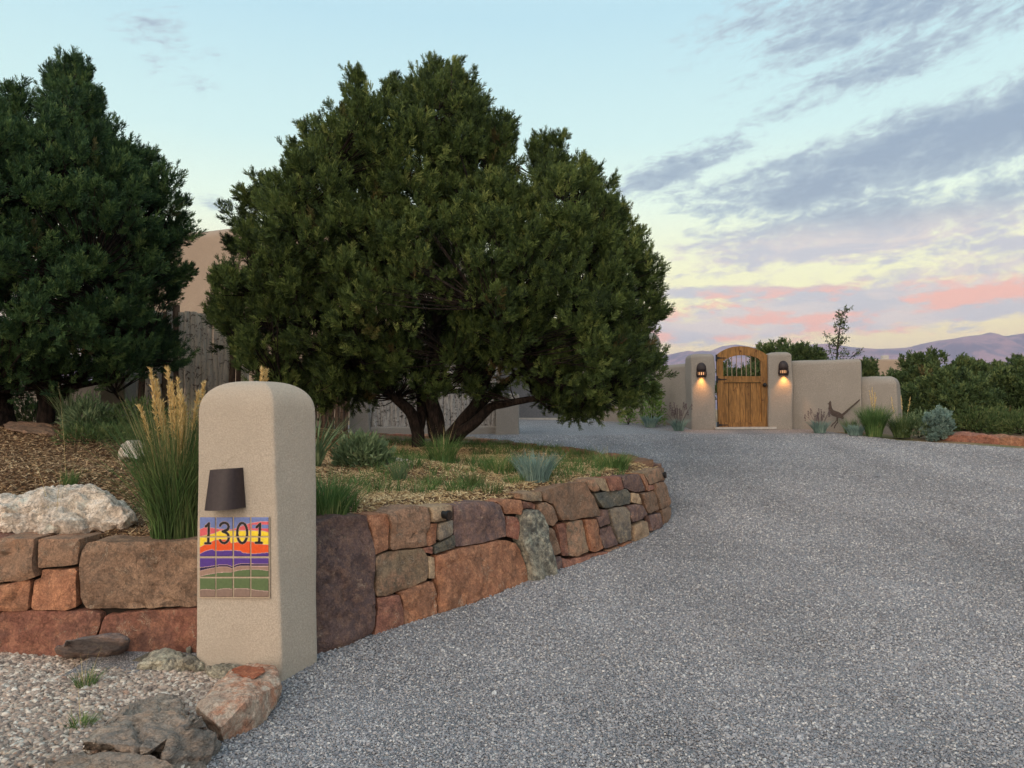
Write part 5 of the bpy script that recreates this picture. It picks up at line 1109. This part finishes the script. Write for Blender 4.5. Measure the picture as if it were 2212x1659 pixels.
fr('rock', [(100,1640,.09),(200,1628,.11),(330,1630,.12),(380,1650,.1),(370,1720,.0),(200,1730,0),(90,1700,0),(110,1665,.08)], 'mossy', 'flat grey rock below the big layered rock, cut off by the bottom edge', edge=.02, rough=.016, seed=14, ridge=.02, smooth=.12)
fr('rock', [(135,1385,.2),(175,1372,.22),(250,1370,.22),(278,1382,.2),(282,1395,.1),(262,1420,.02),(200,1438,-.02),(150,1430,.0),(122,1412,.02),(122,1400,.1),(200,1376,.22)], 'greyrock', 'smooth grey stone leaning against the foot of the left wall', edge=.02, rough=.012, seed=15, smooth=.35)
fr('rock', [(292,1456,.0),(295,1432,.09),(330,1416,.12),(380,1413,.12),(420,1420,.13),(440,1436,.09),(430,1464,.0),(360,1468,.0),(310,1465,.0),(340,1405,.05)], 'lichen', 'rounded grey-green lichen rock with an orange patch in front of the pillar', edge=.02, rough=.02, seed=16, freq=8)
fr('rock', [(432,1462,.02),(445,1438,.10),(490,1430,.11),(520,1442,.10),(505,1472,.02),(450,1480,.0),(470,1485,.0)], 'lichen', 'small mottled lichen stone between the rounded lichen rock and the pink slab', edge=.02, rough=.016, seed=17, freq=8)
fr('rock', [(255,1440,.02),(280,1425,.06),(330,1408,.09),(380,1406,.09),(330,1430,.05),(270,1452,.0)], 'slate', 'thin dark slate between the smooth grey stone and the lichen rock', edge=.02, rough=.01, seed=18)
fr('rock', [(394,1425,.0),(397,1400,.08),(404,1390,.10),(412,1400,.09),(416,1425,.0),(406,1432,.0)], 'lichen', 'small upright pebble standing at the left foot of the pillar', edge=.02, rough=.005, seed=19)
pb = [(-3.6, 2.0)] + [(-3.6, float(LW.P[1][1]))] + [(L0.x, L0.y+.1), (L0.x+.05, L0.y-.04)]
pg = [atz(430,1440,0), atz(520,1470,0), atz(470,1600,0), atz(440,1700,0)]
pebpoly = [(-4.2, 1.6), (-4.2, lw0.y+.05), (lw1.x, lw1.y+.05), (L0.x+.02, L0.y), (pg[1].x, pg[1].y), (pg[2].x, pg[2].y), (pg[3].x-.1, pg[3].y), (-1.4, 1.6)]
pz = lambda x, y: .02+.012*fbm(np.column_stack([x, y, np.zeros(len(x))]), 2.0, 3, 3)
sheet('pebble_bed', pebpoly, pz, .06, M_PEBBLE)

def pebbles(name, P, scl, mat_, label, sub, flat, smooth_):
    me = bpy.data.meshes.new(name); me.vertices.add(len(P)); me.vertices.foreach_set('co', P.astype(np.float32).ravel()); a = me.attributes.new('sc', 'FLOAT', 'POINT'); a.data.foreach_set('value', scl.astype(np.float32))
    me.update(); o = bpy.data.objects.new(name, me); COL.objects.link(o); tag(o, label, 'gravel', kind='stuff'); me.materials.append(mat_)
    tr = bpy.data.node_groups.new(name, 'GeometryNodeTree'); tr.interface.new_socket('Geometry', in_out='INPUT', socket_type='NodeSocketGeometry'); tr.interface.new_socket('Geometry', in_out='OUTPUT', socket_type='NodeSocketGeometry')
    h = N(tr); gi = h.new('NodeGroupInput'); go = h.new('NodeGroupOutput'); ins = h.new('GeometryNodeInstanceOnPoints'); gti = h.new('GeometryNodeGeometryToInstance')
    for k in range(5):
        ic = h.new('GeometryNodeMeshIcoSphere'); ic.inputs['Radius'].default_value = .5; ic.inputs['Subdivisions'].default_value = sub
        sp_ = h.new('GeometryNodeSetPosition'); nt = h.new('ShaderNodeTexNoise'); nt.inputs['Scale'].default_value = 1.6; nt.noise_dimensions = '4D'; nt.inputs['W'].default_value = k*3.3; nt.inputs['Detail'].default_value = 1.0
        vm_ = h.new('ShaderNodeVectorMath', operation='SUBTRACT'); h.l.new(nt.outputs['Color'], vm_.inputs[0]); vm_.inputs[1].default_value = (.5, .5, .5)
        vs_ = h.new('ShaderNodeVectorMath', operation='SCALE'); h.l.new(vm_.outputs[0], vs_.inputs[0]); vs_.inputs['Scale'].default_value = 1.1
        h.l.new(ic.outputs[0], sp_.inputs['Geometry']); h.l.new(vs_.outputs[0], sp_.inputs['Offset'])
        sm = h.new('GeometryNodeSetMaterial'); sm.inputs['Material'].default_value = mat_; ss = h.new('GeometryNodeSetShadeSmooth'); ss.inputs['Shade Smooth'].default_value = smooth_
        tf = h.new('GeometryNodeTransform'); tf.inputs['Scale'].default_value = (1.0+.12*k, .85, .62+.05*k)
        h.l.new(sp_.outputs[0], ss.inputs[0]); h.l.new(ss.outputs[0], tf.inputs[0]); h.l.new(tf.outputs[0], sm.inputs[0]); h.l.new(sm.outputs[0], gti.inputs[0])
    rv = h.new('FunctionNodeRandomValue', data_type='FLOAT_VECTOR'); rv.inputs[0].default_value = (-flat, -flat, 0); rv.inputs[1].default_value = (flat, flat, 6.28)
    na = h.new('GeometryNodeInputNamedAttribute', data_type='FLOAT'); na.inputs['Name'].default_value = 'sc'
    ri = h.new('FunctionNodeRandomValue', data_type='INT'); ri.inputs['Min'].default_value = 0; ri.inputs['Max'].default_value = 4
    h.l.new(gi.outputs[0], ins.inputs['Points']); h.l.new(gti.outputs[0], ins.inputs['Instance']); ins.inputs['Pick Instance'].default_value = True
    h.l.new([s for s in ri.outputs if s.enabled][0], ins.inputs['Instance Index']); h.l.new(rv.outputs[0], ins.inputs['Rotation']); h.l.new([s for s in na.outputs if s.enabled][0], ins.inputs['Scale']); h.l.new(ins.outputs[0], go.inputs[0])
    md = o.modifiers.new('scatter', 'NODES'); md.node_group = tr; return o
# driveway gravel stones, near part; size grows a little with distance so far ones still read
def in_bed(P): return inside(P, np.array([tuple(p) for p in RW.P]+[(e[0], e[1]) for e in edge]+[(-5, 15), (-5, 4.3), (L0.x, 4.3)]))
Pn = rng.random((1500000, 2))*np.array([13.5, 13.0])+np.array([-3.0, 2.6]); yy = Pn[:, 1]
keep = (rng.random(len(Pn)) < np.clip((4.4/yy)**1.5, 0, 1)) & visible(Pn, -.6, .72) & ~in_bed(Pn) & ~inside(Pn, np.array(pebpoly)) & inside(Pn, np.array(drive_poly))
pq = np.array([(p[0], p[1]) for p in Qb]); keep &= ~inside(Pn, pq); Pn = Pn[keep]
zz = drive_z(Pn[:, 0], Pn[:, 1]); sc_ = rng.uniform(.006, .0145, len(Pn))*np.clip(Pn[:, 1]/6.5, 1, 1.3)*np.where(rng.random(len(Pn)) < .0025, 2.0, 1)
pebbles('gravel_stones', np.column_stack([Pn, zz+.001+rng.random(len(Pn))*.004]), sc_, M_GPEB, 'crushed grey-purple gravel covering the driveway', 1, .6, False)
P2_ = scatter_in(pebpoly, 60000, lambda p: visible(p, -.72, 0)*1.0); P2_ = P2_[:26000]; zz = pz(P2_[:, 0], P2_[:, 1])
pebbles('pebbles', np.column_stack([P2_, zz+.002+rng.random(len(P2_))*.012]), rng.uniform(.012, .032, len(P2_)), M_PPEB, 'rounded beige and pink pebbles filling the corner left of the pillar', 2, .5, True)
print('gravel', len(Pn), len(P2_))
for i, (x, y, l_) in enumerate(((185,1492,'weedy green tuft in the pebbles below the smooth grey stone'),(175,1580,'low green weed in the pebbles beside the big layered rock'),(345,1528,'tiny weed sprouting behind the big layered rock'))):
    p = atz(x, y, .02); clump('weed', (p.x, p.y, .02), (90, 110, 30)[i], (.13, .09, .05)[i], .9, .005, M_GRASS, l_, .5, .045, 'weed', seed=80+i, stalks=(8, 4, 0)[i], stalkH=.22)

# wall lights set in the stone wall
for i, (x, y, l_) in enumerate(((952,1111,'small round black lamp set into the tan stone of the curved wall'),(1432,1026,'small round black lamp at the far tip of the curved wall'))):
    q, z = RW.hit(x, y); A1 = RW.pos([q], z, 0.0)[0]; A2 = RW.pos([q], z, 1.0)[0]; d = Vector(A2-A1).normalized(); d = (d+Vector((.35, 0, -.05))).normalized() if i == 0 else d; c = Vector(A1)-d*(.045 if i else 0)
    e = empty('wall_light', tuple(c)); tag(e, l_, 'wall lamp'); s_ = Soup(); s_.tube([c-d*.02, c+d*.055, c+d*.06, c+d*.075], [.026, .026, .034, .034], 20); s_.tube([c+d*.075, c+d*.076], [.034, .026], 20, False); s_.build('lamp_housing', M_BLACK, e, False)
    g_ = Soup(); u = d.cross(Vector((0, 0, 1))).normalized(); vv_ = d.cross(u)
    for k in range(-3, 4): hh = math.sqrt(max(0, 1-(k/4)**2))*.028; g_.tube([c+d*.079+u*k*.008-vv_*hh, c+d*.079+u*k*.008+vv_*hh], .0018, 4)
    g_.build('grille', M_STEEL, e)

# ------------------------------------------------------------------ background planting
def gpos(x, y): p = at_ground(x, y); return (p.x, p.y, p.z-.01)
def atp(x, y, Y_): p = atY(x, y, Y_); return (p.x, p.y, float(ground_z(p.x, p.y)))
spiky('lavender', atp(1405, 920, 17.0), 220, .3, M_BLUE, 'blue-grey bushy plant at the wall foot beside the climbing vine', .9, 'plant', seed=100, width=.02, rad=.1)
spiky('lavender', atp(1466, 922, 16.3), 200, .30, M_BLUE, 'blue-grey lavender with dry flower stalks just left of the gate post', .9, 'plant', seed=101, width=.018, stalks=22, stalkH=.6, rad=.1)
spiky('lavender', atp(1771, 932, 15.75), 220, .30, M_BLUE, 'blue-grey lavender with dry stalks left of the metal bird', .9, 'plant', seed=102, width=.018, stalks=16, stalkH=.5, rad=.1)
spiky('lavender', atp(1848, 938, 15.3), 300, .24, M_BLUE, 'rounded blue-grey plant between the metal bird and the plumed grass', .9, 'plant', seed=103, width=.018, rad=.12)
spiky('lavender', atp(1838, 925, 15.7), 120, .36, M_SAGE, 'grey-green feathery plant behind the rounded blue-grey one', .7, 'plant', seed=104, width=.015, rad=.12)
g1 = empty('ornamental_grass', atp(1888, 942, 15.1)); tag(g1, 'dome of green ornamental grass with pale plumes before the low wall end', 'ornamental grass')
V, Fq = blades(g1.location, 900, .72, .62, .009, .5, .14, 5, seed=105); arr_mesh('blades', V, Fq, M_GRASS, g1, True)
plumes(g1.location, [(1885,880,1884,838,15.1,.55,.02),(1885,880,1878,845,15.1,.55,.02),(1888,880,1890,850,15.1,.55,.02),(1885,880,1893,858,15.1,.5,.02)], g1, seed=5, m2=110)
g2 = empty('ornamental_grass', atp(1948, 946, 14.9)); tag(g2, 'looser green ornamental grass with two thin plumes beyond the wall end', 'ornamental grass')
V, Fq = blades(g2.location, 600, .55, .9, .009, .7, .14, 5, seed=106); arr_mesh('blades', V, Fq, M_GRASSD, g2, True)
plumes(g2.location, [(1930,900,1926,860,15,.6,.015),(1952,900,1946,856,15,.6,.015),(1962,900,1966,858,15,.6,.015)], g2, seed=6, m2=90)
leafy('leafy_shrub', atp(1985, 948, 14.9), 1500, .42, .45, .07, M_SAGE, 'wispy grey-green bush left of the blue juniper', seed=107)
leafy('climbing_vine', atp(1410, 915, 17.4), 1300, .26, 1.0, .09, M_LEAF, 'bright green climbing vine on the garden wall beside the big pinon', 'vine', seed=108, stems=20)
leafy('climbing_vine', atp(1357, 915, 17.9), 400, .22, .6, .09, M_LEAF, 'short green vine at the wall foot under the big pinon', 'vine', seed=109)
bj = [(1995,940),(1990,925),(1992,908),(2000,900),(2005,888),(2015,882),(2022,875),(2030,885),(2040,895),(2050,905),(2052,925),(2045,945),(2030,955),(2005,955)]
make_tree('blue_juniper', bj, 14.7, (2022,958), [[(2022,958,0,.03),(2022,930,0,.02),(2022,890,0,.01)]], 6, 90, 14, 'small blue-grey juniper bush at the gravel edge beside the red stones', M_BLUEN, .35, .33, (.06, .045), 16, .010, .07, cat='juniper', pl_len=.16, seed=12, twigs=False)
junipers = [
 ([(1878,850),(1885,810),(1900,790),(1930,778),(1960,775),(1990,765),(2010,762),(2030,770),(2060,780),(2085,785),(2110,800),(2115,850),(2110,930),(1900,950)], 20, (2000,930), 'broad green juniper directly behind the end of the garden wall', 330),
 ([(2080,830),(2095,790),(2120,792),(2150,798),(2180,805),(2200,800),(2240,800),(2300,820),(2310,900),(2300,975),(2100,975)], 18.5, (2190,950), 'green juniper at the right edge above the red stones', 300),
 ([(1945,860),(1990,830),(2050,820),(2110,830),(2150,860),(2160,965),(1960,965)], 17.6, (2050,945), 'lower dark juniper in front, behind the blue juniper', 260),
 ([(1620,800),(1622,760),(1625,730),(1645,722),(1665,725),(1690,728),(1710,740),(1735,755),(1765,768),(1785,775),(1790,800),(1770,900),(1640,900)], 24, (1700,900), 'dark juniper rising behind the right gate post and gate', 240),
 ([(1560,900),(1555,830),(1568,800),(1590,795),(1610,805),(1620,790),(1650,800),(1650,900)], 22, (1600,905), 'low juniper seen through the bars of the gate', 120),
 ([(1860,800),(1862,788),(1872,785),(1882,792),(1885,860),(1860,860)], 24, (1872,880), 'small juniper tip peeping over the low wall end', 40),
 ([(2130,800),(2150,775),(2175,770),(2212,775),(2260,780),(2290,820),(2290,880),(2140,880)], 34, (2200,900), 'distant juniper at the right edge behind the nearer ones', 160),
 ([(2320,960),(2310,800),(2360,760),(2430,770),(2500,820),(2520,960)], 20, (2400,960), 'juniper just outside the right edge', 160),
]
for i, (s2_, Y_, bp, l_, npl) in enumerate(junipers):
    if i == 7: continue
    make_tree('juniper_tree', s2_, Y_, bp, [[(bp[0], bp[1], 0, .12), (bp[0]+5, bp[1]-60, 0, .08), (bp[0], bp[1]-100, 0, .04)]], 12, npl, 22, l_, M_JUN, .9, 1.3, (.12, .09), 12, .022, .17, group='junipers beyond the garden wall', cat='juniper', pl_len=.42, seed=20+i, twigs=False, front=.7)
leafy('leafy_shrub', atp(2105, 950, 16.0), 3200, .8, .42, .09, M_GRASSD, 'dark low shrub behind the long low red stone', seed=120)
leafy('leafy_shrub', atp(2205, 958, 15.4), 3200, .7, .40, .09, M_GRASSD, 'dark low shrub behind the rust-orange stone at the right edge', seed=121)
# thin young tree behind the wall
sp_ = atY(1812, 800, 19); sap = empty('young_tree', (sp_.x, 19, 1.0)); tag(sap, 'thin young tree with sparse dark leaves sticking up behind the garden wall', 'tree')
S_ = Soup(); r_ = np.random.default_rng(4); tr0 = [(1808,860),(1806,800),(1810,740),(1815,700),(1820,672)]; pts = [np.array(atY(x, y, 19)) for x, y in tr0]; S_.tube(pts, [.03, .025, .018, .01, .004], 6); LPs = []
for k in range(60):
    f = r_.random()**.8; p = pts[1]*(1-f)+pts[4]*f; side_ = r_.choice([-1, 1]); q = p+np.array([side_*r_.uniform(.08, .42)*(1-.7*f), r_.normal(0, .15), r_.uniform(.0, .25)]); S_.tube([p, (p+q)/2+[0, 0, -.02], q], .005, 3, False)
    for j in range(12): tt = r_.uniform(.3, 1.05); LPs.append(p+(q-p)*tt+r_.normal(0, .025, 3))
for q in [atY(1782,722,19), atY(1850,762,19), atY(1858,757,19)]: S_.tube([pts[1], np.array(q)], .006, 3, False); [LPs.append(np.array(q)+r_.normal(0, .04, 3)) for _ in range(25)]
S_.build('trunk', M_BARK, sap); LPs = np.array(LPs); dr = r_.normal(size=LPs.shape); dr /= np.linalg.norm(dr, axis=1)[:, None]; sd_ = np.cross(dr, r_.normal(size=LPs.shape)); sd_ /= np.linalg.norm(sd_, axis=1)[:, None]
V = np.stack([LPs, LPs+dr*.03+sd_*.014, LPs+dr*.06, LPs+dr*.03-sd_*.014], 1).reshape(-1, 3); j = np.arange(len(LPs))*4; arr_mesh('crown', V, np.column_stack([j, j+1, j+2, j+3]), M_PINONG, sap)
# red boundary stones at the right
rs = [[(2035,956),(2040,944),(2085,938),(2130,940),(2160,947),(2158,968),(2040,962)], [(2152,968),(2158,947),(2190,946),(2240,952),(2300,960),(2300,990),(2155,972)]]
for i, pl in enumerate(rs):
    pts = []
    for (x, y) in pl:
        Yb = 14.6-(x-2035)/180*.85; p = atY(x, y, Yb); pts += [(p.x, p.y, p.z), (p.x+.05, p.y+.45, p.z+(.02 if y < 950 else -.02))]
    o = hull_rock('stone_block', pts, K['red' if i == 0 else 'rust'], None, .07, .03, .3, 50+i, 4); tag(o, ['long low red stone edging the gravel just right of the blue juniper', 'rust-orange stone edging the gravel, cut off by the right edge'][i], 'rock')
# neighbour's low house far behind
na, nb_ = atY(1835, 776, 60), atY(2010, 776, 60); nh = empty('distant_house', (na.x, 62, 1)); tag(nh, 'distant flat-roofed tan adobe house with a small pale chimney beyond the junipers', 'house')
adobe('house_wall', rect((na.x+nb_.x)/2, 63, nb_.x-na.x, 6, 0), rect((na.x+nb_.x)/2, 63, nb_.x-na.x, 6, 0), -2, na.z-.15, .15, M_HOUSE, nh, rc=.05, rings=6, ns=4, wob=.03, flat=.15)
cp = atY(1938, 772, 60); adobe('chimney', rect(cp.x, 62, .55, .55, 0), rect(cp.x, 62, .45, .45, 0), cp.z-.5, atY(1938, 764, 60).z-.05, .05, M_CONC, nh, rc=.1, rings=4, ns=2, wob=.02, flat=.05)

# ------------------------------------------------------------------ mountains
m_, t, b = mat('haze_tinted_forest'); v = ocoord(t); n = t.noise(v, .006, 8, .65)
t.put(b.inputs['Base Color'], t.mix(t.mr(n, .42, .6), lin(98,96,122), lin(156,126,138))); M_MTN = m_  # blue-purple of distant haze painted into the woods and soil colours
def ridge(name, prof, D, depth, amp, seed):
    xs = np.linspace(prof[0][0], prof[-1][0], 420); ys = np.interp(xs, [p[0] for p in prof], [p[1] for p in prof]); nr = 40; V = []
    for r in range(nr):
        f = r/(nr-1)
        for x, y in zip(xs, ys):
            top = atY(x, y, D); hh = top.z+6; X_ = top.x; Y_ = D-depth*f; k = (1-f)**1.15; ns_ = mnoise.fractal(Vector((X_*.0022+seed, Y_*.0009, seed)), 1.0, 2.1, 5)
            rdg = 1-abs(mnoise.noise(Vector((X_*.0035+Y_*.0012, Y_*.0006, seed+3))))*1.6
            V.append((X_*(Y_/D)**.3, Y_, -6+hh*k*(1+amp*(ns_*.6+(rdg-.6)*.8)*math.sin(min(1, f*1.6)*math.pi)*1.0)))
    nxx = len(xs); a = (np.arange(nr-1)[:, None]*nxx+np.arange(nxx-1)).ravel(); Vb = [(v_[0], v_[1]+900, -8) for v_ in V[:nxx]]; base = len(V); V += Vb
    Fq = list(map(tuple, np.column_stack([a, a+1, a+1+nxx, a+nxx]))) + [(j+1, j, base+j, base+j+1) for j in range(nxx-1)]
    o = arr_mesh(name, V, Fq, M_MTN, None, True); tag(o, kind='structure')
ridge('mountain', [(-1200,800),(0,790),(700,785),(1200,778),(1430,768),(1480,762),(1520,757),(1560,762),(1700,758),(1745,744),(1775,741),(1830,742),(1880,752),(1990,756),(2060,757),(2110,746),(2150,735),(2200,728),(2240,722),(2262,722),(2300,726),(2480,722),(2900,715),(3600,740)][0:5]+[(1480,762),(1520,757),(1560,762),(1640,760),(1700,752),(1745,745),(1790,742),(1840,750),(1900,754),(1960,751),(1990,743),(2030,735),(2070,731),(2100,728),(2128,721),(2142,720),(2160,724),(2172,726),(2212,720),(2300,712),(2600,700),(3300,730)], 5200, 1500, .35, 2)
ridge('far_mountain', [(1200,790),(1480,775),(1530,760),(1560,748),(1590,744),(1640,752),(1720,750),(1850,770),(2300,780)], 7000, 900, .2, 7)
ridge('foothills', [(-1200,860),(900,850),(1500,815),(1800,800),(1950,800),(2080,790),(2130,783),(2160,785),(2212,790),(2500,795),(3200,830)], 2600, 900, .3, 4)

# ------------------------------------------------------------------ haze
HZ = True
if HZ:
    hb = bmesh.new(); bmesh.ops.create_cube(hb, size=1.0); me = bpy.data.meshes.new('haze'); 
    for v_ in hb.verts: v_.co = Vector((v_.co.x*19000, 4400+v_.co.y*11000, -30+ (v_.co.z+.5)*640))
    hb.to_mesh(me); hb.free(); mh = bpy.data.materials.new('haze_air'); mh.use_nodes = True; h = N(mh.node_tree); h.n.clear()
    pv = h.new('ShaderNodeVolumePrincipled'); pv.inputs['Color'].default_value = (.80, .77, .95, 1); pv.inputs['Density'].default_value = .00010; pv.inputs['Anisotropy'].default_value = 0.0
    ou = h.new('ShaderNodeOutputMaterial'); h.l.new(pv.outputs[0], ou.inputs['Volume']); o = link_mesh('haze', me, mh); tag(o, 'thin bluish evening haze in front of the mountains', 'haze', kind='stuff')
print('objects', len(bpy.data.objects))
